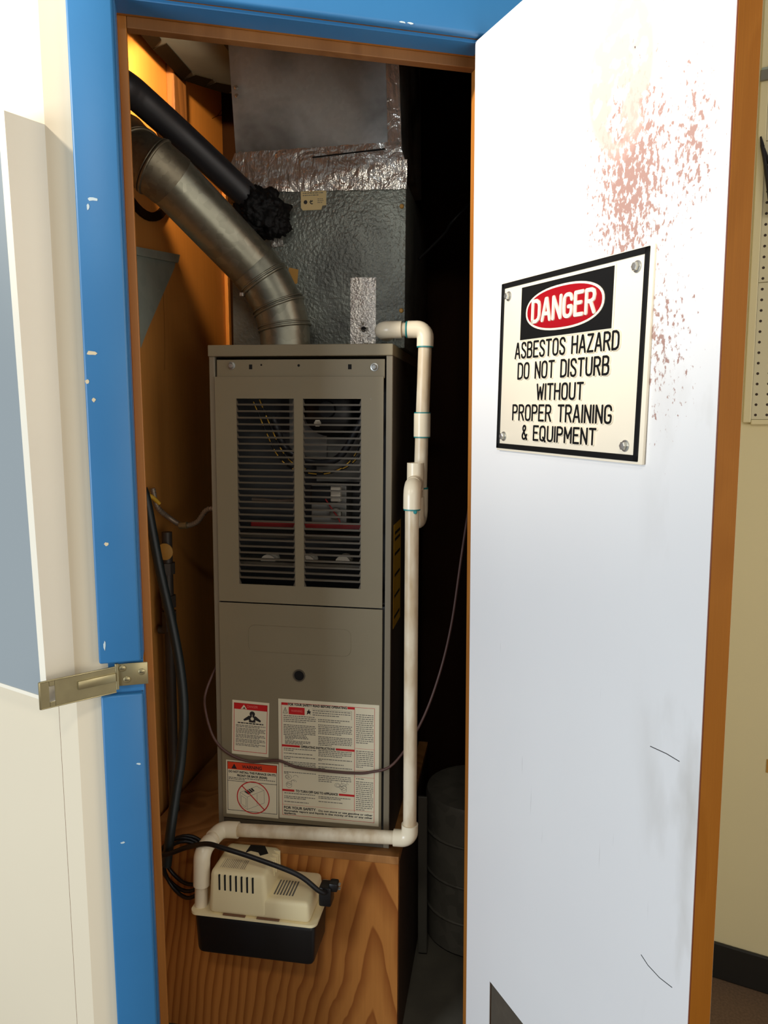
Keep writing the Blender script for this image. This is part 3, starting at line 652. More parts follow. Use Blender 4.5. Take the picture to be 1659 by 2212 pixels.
p = [(-0.2891, 0.0600, 1.5204), (-0.2650, 0.0600, 1.4557), (-0.2337, 0.0600, 1.4289), (-0.1779, 0.0600, 1.4135), (-0.1280, 0.0600, 1.4305), (-0.0875, 0.0600, 1.4952), (-0.0681, 0.0600, 1.5324)]; part(MB().tube(spline(p, 6), .0085, 10), 'pressure_hose', M_blackmatte, fu, 60)
gv = part(MB().bev(-.197, -.112, .055, .12, 1.262, 1.362, .003), 'gas_valve', M_insidel, fu)
part(MB().bev(-.197, -.130, .045, .056, 1.322, 1.360, .003), 'valve_coil', M_black, gv)
q = (-0.1346, 0.0400, 1.3424); part(MB().bev(q[0]-.0125, q[0]+.0115, .040, .056, q[2]-.017, q[2]+.018, .002), 'connector', M_ceram, gv)
q = (-0.1358, 0.0450, 1.2963); part(MB().lathe([(.014, .012), (.014, -.004), (.011, -.006), (.003, -.006)], (q[0], .045, q[2]), 'y', 20), 'valve_knob', M_flex, gv, 40)
p = [(-0.1576, 0.0350, 1.3316), (-0.1434, 0.0350, 1.3103), (-0.1280, 0.0350, 1.2891), (-0.1203, 0.0350, 1.2709)]; part(MB().tube(spline(p, 5), .0018, 7), 'red_lead', M_wirer, gv, 60)
q = (-0.1425, 0.0500, 1.2637); part(MB().bev(-.345, -.060, .050, .058, q[2]-.0085, q[2]+.0065, .002), 'ribbon_wire', M_wirer, fu, label='red wire bundle')
q = (-0.1426, 0.0500, 1.2407); part(MB().bev(-.375, -.055, .045, .11, q[2]-.006, q[2]+.005, .001), 'burner_shelf', M_tandark, fu)
q = (-0.2786, 0.0500, 1.1737); part(MB().bev(-.375, -.055, .040, .11, q[2]-.006, q[2]+.004, .001), 'burner_shelf', M_tandark, fu)
for px in ((-0.3015, 0.0500, 1.1784), (-0.2057, 0.0500, 1.1797), (-0.1192, 0.0500, 1.1818)):
    mb = MB(); n = 14; r = .0178
    mb.prism([(px[0]+r*math.cos(math.pi*i/n), px[2]+r*.85*math.sin(math.pi*i/n)) for i in range(n+1)], .045, .085)
    part(mb, 'burner_mouth', M_ceram, fu)
p = [(-0.3396, 0.0500, 1.3257), (-0.3111, 0.0500, 1.3253), (-0.2770, 0.0500, 1.3228), (-0.2374, 0.0500, 1.3259)]; part(MB().tube(p, .0042, 8), 'spring_conduit', M_conduit, fu, 60)
# yellow guide label on the casing side
lab = part(MB().box(X1, X1+.0006, .035, .150, 1.030, 1.275), 'guide_label', M_yellow, fu, label='yellow printed label on the casing side')
mb = MB()
for z in (1.25, 1.235, 1.20, 1.15, 1.10, 1.05): mb.box(X1+.0005, X1+.0009, .05, .135, z, z+.007)
part(mb, 'print', M_ink, lab)

# ---- the three printed labels on the lower door
def local_label(name, x0, z1, w, h, label, turn=0., corner=None):
    """a paper label with its top left corner at (x0, z1); returns the part and a mapping of u, v (0..1 from the top left)"""
    c, s = math.cos(rad(turn)), math.sin(rad(turn))
    def mp(m):
        m.v = [(x0+v[0]*c+v[2]*s, v[1], z1-v[0]*s+v[2]*c) for v in m.v]; return m
    o = part(mp(MB().box(0, w, YF-.0006, YF, -h, 0)), name, M_paper, ld, label=label)
    return o, mp
Y1, Y2, Y3 = YF-.00075, YF-.0009, YF-.00105
# narrow danger label
w, h = .0915, .1350
o, mp = local_label('danger_label', -.3777, .8480, w, h, 'small paper label with red band and black figure', 1.6)
mb = MB(); border(mb, .004, w-.004, -h+.008, -.006, .0012, Y1); quad(mb, .004, w-.004, -.0215, -.006, Y1); part(mp(mb), 'red_print', M_lred, o)
mb = MB().add([(.021, Y2, -.0205), (.037, Y2, -.0205), (.029, Y2, -.0095)], [(0, 1, 2)]); part(mp(mb), 'alert_triangle', M_paper, o)
mb = MB().add([(.026, Y3, -.0195), (.0335, Y3, -.0195), (.030, Y3, -.0150)], [(0, 1, 2)]); part(mp(mb), 'alert_mark', M_ink, o)
part(mp(text_mb('DANGER', .0375, -.0160, .0062, .026, Y2)), 'lettering', M_lpale, o)
mb = MB().add([(.050+.0068*math.cos(i*math.pi/8), Y1, -.0310+.0068*math.sin(i*math.pi/8)) for i in range(16)], [tuple(range(16))])
mb.add([(x, Y1, z) for x, z in ((.041, -.036), (.059, -.036), (.072, -.046), (.070, -.050), (.058, -.0455), (.058, -.052), (.042, -.052), (.042, -.0455), (.030, -.050), (.028, -.046))], [tuple(range(10))])
part(mp(mb), 'figure_print', M_ink, o)
mb = MB().add([(.050+.0042*math.cos(i*math.pi/6), Y2, -.0430+.0042*math.sin(i*math.pi/6)) for i in range(12)], [tuple(range(12))]); quad(mb, .0492, .0504, -.040, -.032, Y2); part(mp(mb), 'figure_mark', M_paper, o)
mb = fine_lines(MB(), .014, w-.012, [-.0565], .0028, Y1, 1.); part(mp(mb), 'heading_print', M_ink, o)
mb = MB(); z = -.0620
for n in (2, 4, 3, 3, 2): fine_lines(mb, .0095, w-.0085, [z-.0035*i for i in range(n)], .0018, Y1, .8); z -= .0035*n+.0012
part(mp(mb), 'fine_print', M_grey, o, kind='stuff')
# square label: do not install on its front
w, h = .1310, .1375
o, mp = local_label('warning_label', -.3965, .6958, w, h, 'square label with orange band and red crossed circle', .6)
mb = MB(); border(mb, .003, w-.003, -h+.010, -.003, .0012, Y1); quad(mb, .003, w-.003, -.0525, -.0513, Y1); part(mp(mb), 'frame_print', M_ink, o)
part(mp(quad(MB(), .0042, w-.0042, -.0225, -.0042, Y1)), 'orange_band', M_lorange, o)
mb = MB().add([(.0135, Y2, -.0205), (.0275, Y2, -.0205), (.0205, Y2, -.0080)], [(0, 1, 2)]); text_mb('WARNING', .040, -.0180, .0082, .050, Y2, 'L', .03, mb=mb)
text_mb("DO NOT INSTALL THIS FURNACE ON IT'S", .0065, -.0308, .0052, w-.013, Y1, 'L', .045, mb=mb); text_mb('FRONT OR BACK (REAR)', w/2, -.0395, .0052, 0.076, Y1, 'C', .045, mb=mb); part(mp(mb), 'lettering', M_ink, o)
part(mp(fine_lines(MB(), .006, w-.008, [-.0445, -.0482], .0020, Y1, .35)), 'fine_print', M_grey, o, kind='stuff')
mb = MB(); cx, cz, r0 = .068, -.0905, .0415
n = 40; mb.add([(cx+r*math.cos(2*math.pi*i/n), Y2, cz+r*math.sin(2*math.pi*i/n)) for r in (r0, r0-.0026) for i in range(n)], [(i, (i+1) % n, n+(i+1) % n, n+i) for i in range(n)])
a = rad(135); dx, dz = math.cos(a), math.sin(a); nx, nz = -dz*.0013, dx*.0013
mb.add([(cx+dx*r0*k+nx*s2, Y2, cz+dz*r0*k+nz*s2) for k, s2 in ((1, 1), (1, -1), (-1, -1), (-1, 1))], [(0, 1, 2, 3)]); part(mp(mb), 'red_circle', M_lred, o)
mb = MB()
def lineq(mb, pts, wd, y):
    for (ax, az), (bx, bz) in zip(pts, pts[1:]):
        d = Vector((bx-ax, bz-az)).normalized(); n_ = Vector((-d.y, d.x))*wd/2
        mb.add([(ax+n_.x, y, az+n_.y), (ax-n_.x, y, az-n_.y), (bx-n_.x, y, bz-n_.y), (bx+n_.x, y, bz+n_.y)], [(0, 1, 2, 3)])
for pts in (((.035, -.080), (.035, -.112), (.053, -.122), (.053, -.090), (.035, -.080), (.077, -.060), (.095, -.069), (.053, -.090)), ((.095, -.069), (.096, -.101), (.053, -.122)), ((.078, -.080), (.078, -.108)), ((.038, -.088), (.038, -.109), (.050, -.116), (.050, -.095), (.038, -.088))): lineq(mb, pts, .0007, Y1)
part(mp(mb), 'drawing_print', M_grey, o)
mb = MB()
for k in range(4): mb.add([(.045+.0055*k, Y1, -.077+.003*k), (.049+.0055*k, Y1, -.075+.003*k), (.060+.004*k, Y1, -.0815+.003*k), (.056+.004*k, Y1, -.0835+.003*k)], [(0, 1, 2, 3)])
part(mp(mb), 'drawing_grille', M_ink, o)
# large operating label
w, h = .2425, .2985
o, mp = local_label('operating_label', -.2640, .8585, w, h, 'large paper operating label with red bars and small print')
def V(v): return -v*h
mb = MB(); border(mb, .031*w, .957*w, V(.972), V(.028), .0009, Y1); quad(mb, .7585*w, .7625*w, V(.893), V(.03), Y1)
for v in (.365, .545, .60): quad(mb, .765*w, .957*w, V(v)-.0003, V(v)+.0003, Y1)
quad(mb, .031*w, .957*w, V(.882)-.0003, V(.882)+.0003, Y1)
for u0, u1, v in ((.031, .097, .040), (.690, .762, .040), (.031, .215, .385), (.575, .762, .385), (.031, .155, .760), (.605, .762, .760)): quad(mb, u0*w, u1*w, V(v)-.0026, V(v)+.0026, Y1)
quad(mb, .105*w, .265*w, V(.122), V(.062), Y1); part(mp(mb), 'red_print', M_lred, o)
part(mp(text_mb('WARNING', .185*w, V(.092)-.0026, .0052, .027, Y2, 'C')), 'pale_lettering', M_lpale, o)
mb = text_mb('FOR YOUR SAFETY READ BEFORE OPERATING', .100*w, V(.040)-.0028, .0056, .585*w, Y2, 'L', .04)
text_mb('OPERATING INSTRUCTIONS', .225*w, V(.385)-.0028, .0056, .340*w, Y2, 'L', .04, mb=mb)
text_mb('TO TURN OFF GAS TO APPLIANCE', .170*w, V(.760)-.0028, .0056, .425*w, Y2, 'L', .04, mb=mb)
text_mb('FOR YOUR SAFETY', .048*w, V(.9170), .0064, .325*w, Y1, 'L', .035, mb=mb)
text_mb('Do not store or use gasoline or other', .400*w, V(.9180), .0046, .540*w, Y1, 'L', .035, mb=mb)
text_mb('flammable vapors and liquids in the vicinity of this or any other', .048*w, V(.9410), .0046, .892*w, Y1, 'L', .035, mb=mb)
text_mb('appliance.', .048*w, V(.9620), .0046, .125*w, Y1, 'L', .035, mb=mb)
for px, py in ((.070, .092),): lineq(mb, [(.048*w, V(.116)), (.092*w, V(.116)), (.070*w, V(.068)), (.048*w, V(.116))], .0009, Y1); quad(mb, .068*w, .072*w, V(.108), V(.085), Y1)
mb.add([(x*w, Y1, V(v)) for x, v in ((.285, .118), (.292, .095), (.287, .088), (.300, .084), (.308, .068), (.314, .086), (.330, .090), (.320, .100), (.324, .116), (.306, .104))], [tuple(range(10))])
lineq(mb, [(.338*w, V(.066)), (.730*w, V(.066)), (.730*w, V(.136))], .0005, Y1); part(mp(mb), 'lettering', M_ink, o)
mb = MB()
def blk(u0, u1, v0, v1, n, last=.7): fine_lines(mb, u0*w, u1*w, [V(v0+(v1-v0)*(i+.5)/n)-.0009 for i in range(n)], .0019, Y1, last)
for a in ((.345, .72, .070, .124, 3), (.052, .375, .128, .190, 4), (.052, .375, .205, .300, 7), (.065, .30, .300, .335, 3, .4), (.065, .32, .338, .372, 3), (.400, .715, .142, .172, 2), (.400, .735, .186, .272, 6), (.400, .735, .284, .366, 6, .4),
          (.052, .375, .402, .430, 2, .3), (.052, .34, .442, .454, 1, 1), (.052, .375, .470, .498, 2, .2), (.052, .375, .512, .565, 4, .4), (.052, .375, .600, .622, 2, .15), (.400, .735, .398, .456, 4), (.400, .735, .470, .492, 2, .1), (.400, .66, .508, .520, 1, 1), (.400, .735, .534, .560, 2, .2), (.400, .735, .606, .668, 4, .4),
          (.052, .365, .778, .790, 1, 1), (.052, .365, .804, .832, 2), (.052, .30, .850, .862, 1, 1), (.400, .72, .784, .810, 2), (.400, .64, .826, .838, 1, 1), (.775, .945, .080, .325, 15), (.775, .945, .378, .525, 9, .4), (.775, .945, .632, .880, 15, .5), (.775, .86, .610, .620, 1, 1)): blk(*a)
part(mp(mb), 'fine_print', M_grey, o, kind='stuff')
mb = MB()
for cu, cv in ((.115, .675), (.635, .690)):
    for k in range(9):
        a, b = random.uniform(-.055, .055), random.uniform(-.045, .045); r = random.uniform(.003, .008)
        lineq(mb, [((cu+a)*w+r*math.cos(i*math.pi/4), V(cv+b)+r*.8*math.sin(i*math.pi/4)) for i in range(random.choice((5, 7, 9)))], .0007, Y1)
part(mp(mb), 'drawing_print', M_grey, o, kind='stuff')

# ================================================================== ducts above the furnace
pl = thing('supply_plenum', F, (-.2, .35, 1.681), 'hammered galvanised plenum box on top of the furnace', 'duct')
part(MB().bev(-.4060, .0125, .12, .58, 1.6815, 2.055, .002), 'lower_box', M_plen, pl, 40)
mb = MB().hexa([(-.3905, .1175, 2.128), (-.0060, .1175, 2.135), (-.0060, .58, 2.135), (-.3905, .58, 2.128)], [(-.4190, .1175, 2.62), (-.0180, .1175, 2.62), (-.0180, .58, 2.62), (-.4190, .58, 2.62)])
part(mb, 'upper_box', M_trunk, pl, label='stained flat upper duct sheet')
# crinkled foil over the joint and down the right edge
def foil(grid, name, par, amp=.0018, thick=.003, mat=None):
    """grid of points in rows; crumpled a little, given thickness towards the back"""
    nr, nc = len(grid), len(grid[0]); vs = []
    for r in grid:
        for q in r: vs.append((q[0]+random.uniform(-.0004, .0004), q[1]-random.uniform(0, amp), q[2]+random.uniform(-.0012, .0012)))
    bk = [(v[0], v[1]+thick+amp, v[2]) for v in vs]; N = nr*nc; fs = []
    for i in range(nr-1):
        for j in range(nc-1):
            q = (i*nc+j, i*nc+j+1, (i+1)*nc+j+1, (i+1)*nc+j); fs += [q, tuple(k+N for k in reversed(q))]
    rim = [(0, j) for j in range(nc)]+[(i, nc-1) for i in range(1, nr)]+[(nr-1, j) for j in range(nc-2, -1, -1)]+[(i, 0) for i in range(nr-2, 0, -1)]
    rim = [i*nc+j for i, j in rim]; fs += [(rim[k], rim[(k+1) % len(rim)], rim[(k+1) % len(rim)]+N, rim[k]+N) for k in range(len(rim))]
    return part(MB().add(vs+bk, fs), name, mat or M_foil, par, 50)
def lerp(a, b, t): return tuple(a[i]+(b[i]-a[i])*t for i in range(3))
def patch(tl, tr, bl, br, nr, nc): return [[lerp(lerp(tl, tr, j/(nc-1)), lerp(bl, br, j/(nc-1)), i/(nr-1)) for j in range(nc)] for i in range(nr)]
foil(patch((-.4080, .1170, 2.088), (.0140, .1170, 2.092), (-.4080, .1170, 2.044), (.0140, .1170, 2.036), 6, 40), 'foil_tape', pl)
g = patch((-.3920, .1140, 2.132), (-.0030, .1140, 2.139), (-.4100, .1160, 2.086), (.0130, .1160, 2.088), 6, 40); foil(g, 'foil_tape', pl, .0022)
foil(patch((-.0420, .1150, 2.52), (-.0150, .1150, 2.52), (-.0300, .1150, 2.135), (.0030, .1150, 2.110), 26, 4), 'foil_tape', pl)
foil(patch((.0030, .1165, 2.10), (.0150, .1165, 2.10), (.0030, .1165, 2.05), (.0150, .1165, 2.05), 5, 3), 'foil_tape', pl, .006)
part(MB().hexa([(-.205, .1115, 2.112), (-.036, .1115, 2.1225), (-.036, .116, 2.1225), (-.205, .116, 2.112)], [(-.205, .1115, 2.1145), (-.036, .1115, 2.1255), (-.036, .116, 2.1255), (-.205, .116, 2.1145)]), 'tape_gap', M_dark, pl)
foil(patch((-.1165, .1190, 1.8435), (-.0560, .1190, 1.8430), (-.1165, .1190, 1.682), (-.0560, .1190, 1.682), 26, 10), 'foil_patch', pl, .0012, mat=M_foil2)
q = (-0.0846, 0.1150, 1.7294); mb = MB()
for k in range(9):
    a = 2*math.pi*k/9+random.uniform(-.2, .2); r = random.uniform(.010, .017)
    mb.add([(q[0]+.006*math.cos(a-.3), .117, q[2]+.006*math.sin(a-.3)), (q[0]+.006*math.cos(a+.3), .117, q[2]+.006*math.sin(a+.3)), (q[0]+r*math.cos(a), .108, q[2]+r*math.sin(a))], [(0, 1, 2)])
part(mb, 'torn_foil', M_foil, pl)
part(MB().lathe([(.0065, 0), (.005, -.0006)], (q[0], .1172, q[2]-.004), 'y', 12), 'torn_hole', M_dark, pl)
for px in ((0.0030, 0.1200, 1.9993), (0.0041, 0.1200, 1.7668)):
    part(MB().lathe([(.0052, 0), (.0052, -.0022), (.0035, -.0040), (.0008, -.0042)], (px[0], .12, px[2]), 'y', 10), 'screw', M_amber, pl, 40)
for px in ((-0.3895, 0.1170, 2.2764), (-0.3876, 0.1170, 2.2581), (-0.3808, 0.1170, 2.1308)):
    part(MB().lathe([(.0050, 0), (.0050, -.0030), (.0035, -.0048), (.0008, -.0050)], (px[0]+.003, .1175, px[2]), 'y', 10), 'screw', M_zinc, pl, 40)
st = part(MB().prism([(-.2347, 2.046), (-.1735, 2.046), (-.1745, 2.0080), (-.1830, 2.0075), (-.1865, 1.9985), (-.2300, 1.9985), (-.2347, 2.004)], .1188, .12), 'rating_sticker', M_old, pl, label='yellowed rating sticker with a torn corner')
mb = fine_lines(MB(), -.230, -.180, [2.0405, 2.0355, 2.0305], .002, .1186, .8); fine_lines(mb, -.1950, -.1790, [2.022, 2.018, 2.014], .0015, .1186, .9)
part(mb, 'fine_print', M_grey, st, kind='stuff')
mb = MB().add([(-.2235+.0046*math.cos(i*math.pi/6), .1186, 2.0165+.0046*math.sin(i*math.pi/6)) for i in range(12)], [tuple(range(12))]); lineq(mb, [(-.2100, 2.0205), (-.2130, 2.0165), (-.2100, 2.0125), (-.2060, 2.0125)], .0022, .1186); lineq(mb, [(-.2105, 2.0165), (-.2060, 2.0195)], .0022, .1186)
part(mb, 'certification_marks', M_ink, st)
part(MB().prism([(-.2640, 1.8700), (-.2420, 1.8650), (-.2450, 1.8330), (-.2500, 1.8320), (-.2660, 1.8640)], .1188, .12), 'amber_sticker', M_amber, pl)
# black wrapped branch duct under the ceiling
bd = thing('branch_duct', F, (-.5, .2, 2.38), 'dark wrapped branch duct at the top left corner of the closet', 'duct')
out = [(-.600, -.06), (-0.5925, 0.0468), (-0.5990, 0.1358), (-0.5977, 0.3037), (-0.5613, 0.3532), (-0.5136, 0.4034), (-.425, .45), (-.425, .07)]
mb = MB().prismz(out, 2.384, 2.62); part(mb, 'wrapped_box', M_duct, bd)
rim = [(p[0], p[1], 2.386) for p in out[1:6]]
mb = MB()
for i in range(len(rim)-1):
    a, b = Vector(rim[i]), Vector(rim[i+1]); k = .045
    mb.hexa([a+Vector((0, 0, -.004)), b+Vector((0, 0, -.004)), b+Vector((k*.9, -k*.9, -.004)), a+Vector((k, -k*.5, -.004))], [a+Vector((0, 0, .05)), b+Vector((0, 0, .05)), b+Vector((k*.9, -k*.9, .05)), a+Vector((k, -k*.5, .05))])
part(mb, 'wrap_edge', M_ductedge, bd)

# galvanised flue: straight length with adjustable elbows at both ends
fl = thing('flue_pipe', F, (-.2565, .06, 1.681), 'galvanised flue pipe slanting from furnace top to left wall', 'pipe')
P_ = [(-.2565, .06, 1.672), (-0.2590, 0.0600, 1.7232), (-0.2712, 0.0580, 1.7700), (-0.3022, 0.0500, 1.8283), (-0.3280, 0.0400, 1.8620), (-0.4597, -0.0850, 2.0137), (-0.4842, -0.1150, 2.0347), (-0.5276, -0.1050, 2.0591), (-.575, -.075, 2.106)]
P_ = [Vector(p) for p in P_]
def flue_rings(pts, r, seg=36):
    rings = []
    for i, c in enumerate(pts):
        a = (pts[i]-pts[i-1]).normalized() if i else (pts[1]-pts[0]).normalized(); b = (pts[i+1]-pts[i]).normalized() if i < len(pts)-1 else a
        nrm = (a+b).normalized(); ref = Vector((0, 1, 0)); e1 = (ref-a*ref.dot(a)).normalized(); e2 = a.cross(e1); ring = []
        for j in range(seg):
            q = e1*math.cos(2*math.pi*j/seg)*r+e2*math.sin(2*math.pi*j/seg)*r
            ring.append(c+q-a*(q.dot(nrm)/a.dot(nrm)))
        rings.append(ring)
    return rings
FR = flue_rings(P_, .0575)
kinds = ['collar', 'elbow_gore', 'elbow_gore', 'elbow_gore', 'straight_length', 'elbow_gore', 'elbow_gore', 'elbow_gore']
for i in range(len(FR)-1):
    seg = 36; c0, c1 = P_[i], P_[i+1]; sc = 1.02 if i in (1, 3, 5) else 1.0
    vs = [c0+(v-c0)*sc for v in FR[i]]+[c1+(v-c1)*sc for v in FR[i+1]]
    part(MB().add(vs, [(j, (j+1) % seg, (j+1) % seg+seg, j+seg) for j in range(seg)]), kinds[i], M_galv if i < 5 else M_galvdull, fl, 60)
    if i in (0, 1, 2, 5, 6):
        rg = [c1+(v-c1)*1.025 for v in FR[i+1]]; part(MB().tube(rg, .0034, 8, closed=True), 'bead', M_galv if i < 5 else M_galvdull, fl, 60)
        k2 = (P_[i+2]-c1).normalized()*.008; part(MB().tube([v+k2 for v in rg], .0022, 8, closed=True), 'bead', M_galv if i < 5 else M_galvdull, fl, 60)
q = (-0.3402, 0.0000, 1.7915); part(MB().bev(q[0]-.004, q[0]+.004, -.004, .004, q[2]-.004, q[2]+.004, .001), 'foil_scrap', M_foil, fl)
# thimble ring on the left wall where the flue goes through
th = thing('wall_thimble', FU, (-.602, .10, 2.11), 'brown ring on the orange wall behind the flue elbow', 'ring')
n = 40; mb = MB(); cy, cz = .115, 2.135
vs = []
for rr, x in ((.118, -.6015), (.138, -.6015), (.138, -.594), (.118, -.594)): vs += [(x, cy+rr*1.12*math.cos(2*math.pi*j/n), cz+rr*math.sin(2*math.pi*j/n)) for j in range(n)]
mb.add(vs, [(a*n+j, a*n+(j+1) % n, ((a+1) % 4)*n+(j+1) % n, ((a+1) % 4)*n+j) for a in range(4) for j in range(n)])
part(mb, 'ring', M_innerd, th)
# black insulated pipe with a lump of mastic on the plenum
ip = thing('insulated_pipe', F, (-.31, .10, 1.98), 'thick black insulated pipe running above the flue pipe', 'pipe')
p = [(-0.3234, 0.0880, 1.9965), (-0.3640, 0.0720, 2.0347), (-0.4520, -0.0300, 2.1177), (-0.5000, -0.1200, 2.1612), (-0.5127, -0.1500, 2.1718), (-0.5245, -0.1800, 2.1772), (-0.5531, -0.2000, 2.1948)]
part(MB().tube(spline(p, 8), .0305, 22), 'foam_sleeve', M_blackmatte, ip, 60)
bm = bmesh.new(); bmesh.ops.create_icosphere(bm, subdivisions=5, radius=1)
q = (-0.3197, 0.0900, 1.9896); rs2 = random.Random(3)
from mathutils import noise as mn
for v in bm.verts:
    c = v.co.copy(); k = 1+.22*mn.noise(c*2.1)+.14*mn.noise(c*5.5+Vector((3, 1, 2)))+.13*mn.noise(c*11)+.10*mn.noise(c*23)
    a = rad(43); x, y, z = c.x*.068*k, c.y*.044*k, c.z*.052*k
    v.co = Vector((q[0]+x*math.cos(a)+z*math.sin(a), .092+y, q[2]-x*math.sin(a)+z*math.cos(a)))
part(MB().bm(bm), 'mastic_lump', M_lump, ip, 180)
foil(patch((-.312, .119, 1.945), (-.282, .119, 1.945), (-.305, .119, 1.918), (-.276, .119, 1.918), 7, 7), 'foil_scrap', ip, .004)
# triangular sheet metal left on the orange wall
br = thing('sheet_metal_bracket', FU, (-.601, .2, 1.85), 'grey triangular sheet metal on the orange left wall', 'bracket')
mb = MB(); pts = [(-.02, 1.905), (.062, 1.914), (.282, 1.945), (.268, 1.912), (.100, 1.735), (.062, 1.690), (-.02, 1.64)]
mb.add([(-.6015, y, z) for y, z in pts]+[(-.597, y, z) for y, z in pts], [tuple(range(7)), tuple(range(13, 6, -1))]+[(i, (i+1) % 7, (i+1) % 7+7, i+7) for i in range(7)])
part(mb, 'sheet', M_brack, br)
part(MB().hexa([(-.601, -.02, 1.892), (-.601, .272, 1.925), (-.588, .272, 1.925), (-.588, -.02, 1.892)], [(-.601, -.02, 1.910), (-.601, .286, 1.948), (-.588, .286, 1.948), (-.588, -.02, 1.910)]), 'folded_flange', M_brack, br)

# ================================================================== condensate drain line
dp = thing('drain_pipe', F, (.058, -.05, .57), 'off-white plastic drain pipe from plenum to pump around the furnace', 'pipe')
r, rf = .0152, .0190
xA, yA = .0655, .045
def pipe(pts, name='pipe', rr=r, mat=M_pvc, seg=20): return part(MB().tube(pts, rr, seg), name, mat, dp, 50)
def glue(c, axis='z'): part(MB().lathe([(rf*.97, -.0016), (rf*.97, .0016)], c, axis, 20), 'cement_ring', M_teal, dp, 50)
zt = 1.7155
part(MB().tube(bend((-.030, .121, zt), (-.030, .045, zt), (.016, .045, zt), .022), rf, 20), 'elbow', M_pvcf, dp, 50)
pipe([(.012, .045, zt), (.040, .045, zt)]); glue((.0275, .045, zt), 'x')
part(MB().tube(bend((.030, .045, zt), (.0695, .045, zt), (.0690, .045, 1.678), .019), rf, 20), 'elbow', M_pvcf, dp, 50)
pipe([(.0690, .045, 1.682), (.0645, .045, 1.50)]); glue((.0690, .045, 1.677))
z0, z1 = (0.0575, 0.0450, 1.4779)[2], (0.0580, 0.0450, 1.5299)[2]
part(MB().lathe([(rf, 0), (rf, z1-z0)], (.0645, .045, z0), 'z', 22), 'coupling', M_pvcf, dp, 50); glue((.0645, .045, z0-.001)); glue((.0646, .045, z1+.001))
pipe([(.0645, .045, 1.52), (.0620, .045, 1.345)]); 
part(MB().tube(bend((.0620, .045, 1.360), (.0620, .045, 1.290), (.0600, .018, 1.290), .0255)+bend((.0600, .018, 1.290), (.0585, .0, 1.290), (.0580, .0, 1.345), .017)[1:], rf*.96, 20), 'trap_bend', M_pvcf, dp, 50)
glue((.0620, .045, 1.361))
pipe([(.0580, .0, 1.33), (.0570, .0, 1.40)])
te = part(MB().lathe([(rf, 0), (rf, .060), (rf-.0035, .060), (rf-.0045, .040), (rf-.012, .038)], (.0560, .0, 1.3610), 'z', 24), 'tee', M_pvcf, dp, 50)
part(MB().tube([(.0560, .0, 1.378), (.0560, -.04, 1.374)], rf*.97, 20), 'tee_branch', M_pvcf, te, 50)
part(MB().tube(bend((.0560, -.018, 1.3735), (.0560, -.0545, 1.3735), (.0560, -.0545, 1.325), .022), rf, 22), 'elbow', M_pvcf, dp, 50)
pipe([(.0560, -.0545, 1.330), (.0590, -.0545, .585)]); glue((.0560, -.0545, 1.3235))
part(MB().lathe([(.0045, 0), (.0035, -.002), (.0008, -.0024)], (.0645, -.0680, 1.3195), 'y', 12), 'cement_drip', M_teal, dp, 50)
part(MB().tube(bend((.0590, -.0545, .602), (.0592, -.0545, .5665), (.022, -.0545, .5655), .019), rf, 22), 'elbow', M_pvcf, dp, 50)
pipe([(.024, -.0545, .5655), (-.352, -.0545, .5470)])
part(MB().tube(bend((-.350, -.0545, .5470), (-.3920, -.0545, .5450), (-.4000, -.090, .5420), .020), rf, 22), 'elbow', M_pvcf, dp, 50)
pipe([(-.3985, -.083, .5425), (-.4060, -.128, .5390)])
part(MB().tube(bend((-.4020, -.106, .5410), (-.4070, -.137, .5380), (-.4100, -.137, .455), .026), rf, 22), 'elbow', M_pvcf, dp, 50)
pipe([(-.4098, -.137, .460), (-.4120, -.137, .396)])

# ================================================================== condensate pump
pu = thing('condensate_pump', F, (-.28, -.10, .30), 'ivory and black condensate pump on the plywood front', 'pump')
part(MB().bev(-.4210, -.1380, -.1600, -.0340, .2960, .3990, .014, 3, bot=(.004, .004)), 'tank', M_black, pu, 50, label='black lower tank')
def rounded_plate(x0, x1, y0, y1, r, z0, z1):
    return MB().prismz([(p[0], p[1]) for p in rrect(x0, x1, y0, y1, r)], z0, z1)
cv = part(rounded_plate(-.4290, -.1335, -.1660, -.0320, .016, .3985, .4050), 'cover', M_pump, pu, 40, label='ivory plastic cover')
part(MB().bev(-.2700, -.1480, -.1630, -.0360, .4040, .4525, .010, 3, top=(.003, .002)), 'cover_base', M_pump, cv, 50)
part(MB().bev(-.3850, -.2440, -.1640, -.0380, .4040, .5085, .012, 3, top=(.006, .002)), 'motor_housing', M_pump, cv, 50)
for k in range(7):
    x = -.3565+k*.0130
    part(MB().bev(x-.0020, x+.0020, -.1640, -.1580, .4640, .5010, .0008, 1), 'vent_slot', M_dark, cv)
for x0 in (-.3490, -.2700): part(MB().box(x0, x0+.052, -.1664, -.1600, .4062, .4085), 'foot_slot', M_slit, cv)
for k in range(4):
    y = -.060-.014*k
    part(MB().bev(-.2620, -.2460, y-.0022, y+.0022, .4720, .5088, .0008, 1), 'side_fin', M_pump, cv)
lb = part(MB().box(-.3620, -.3000, -.150, -.075, .5085, .5088), 'top_sticker', M_pump, cv)
mb = MB()
for k in range(14):
    x = -.360+k*.0042; mb.box(x, x+random.uniform(.0006, .0016), -.146, -.112, .5087, .5090)
part(mb, 'barcode_print', M_grey, lb, kind='stuff')
mb = MB().prismz([(-.322, -.048), (-.288, -.046), (-.270, -.076), (-.286, -.088), (-.294, -.076), (-.314, -.072), (-.324, -.084)], .5085, .5092); part(mb, 'arrow_print', M_black, cv)
mb = MB()
for k in range(7):
    x = -.2380+k*.0070; mb.box(x, x+.0035, -.140, -.085, .4525, .4528)
part(mb, 'side_label_print', M_grey, cv, kind='stuff')
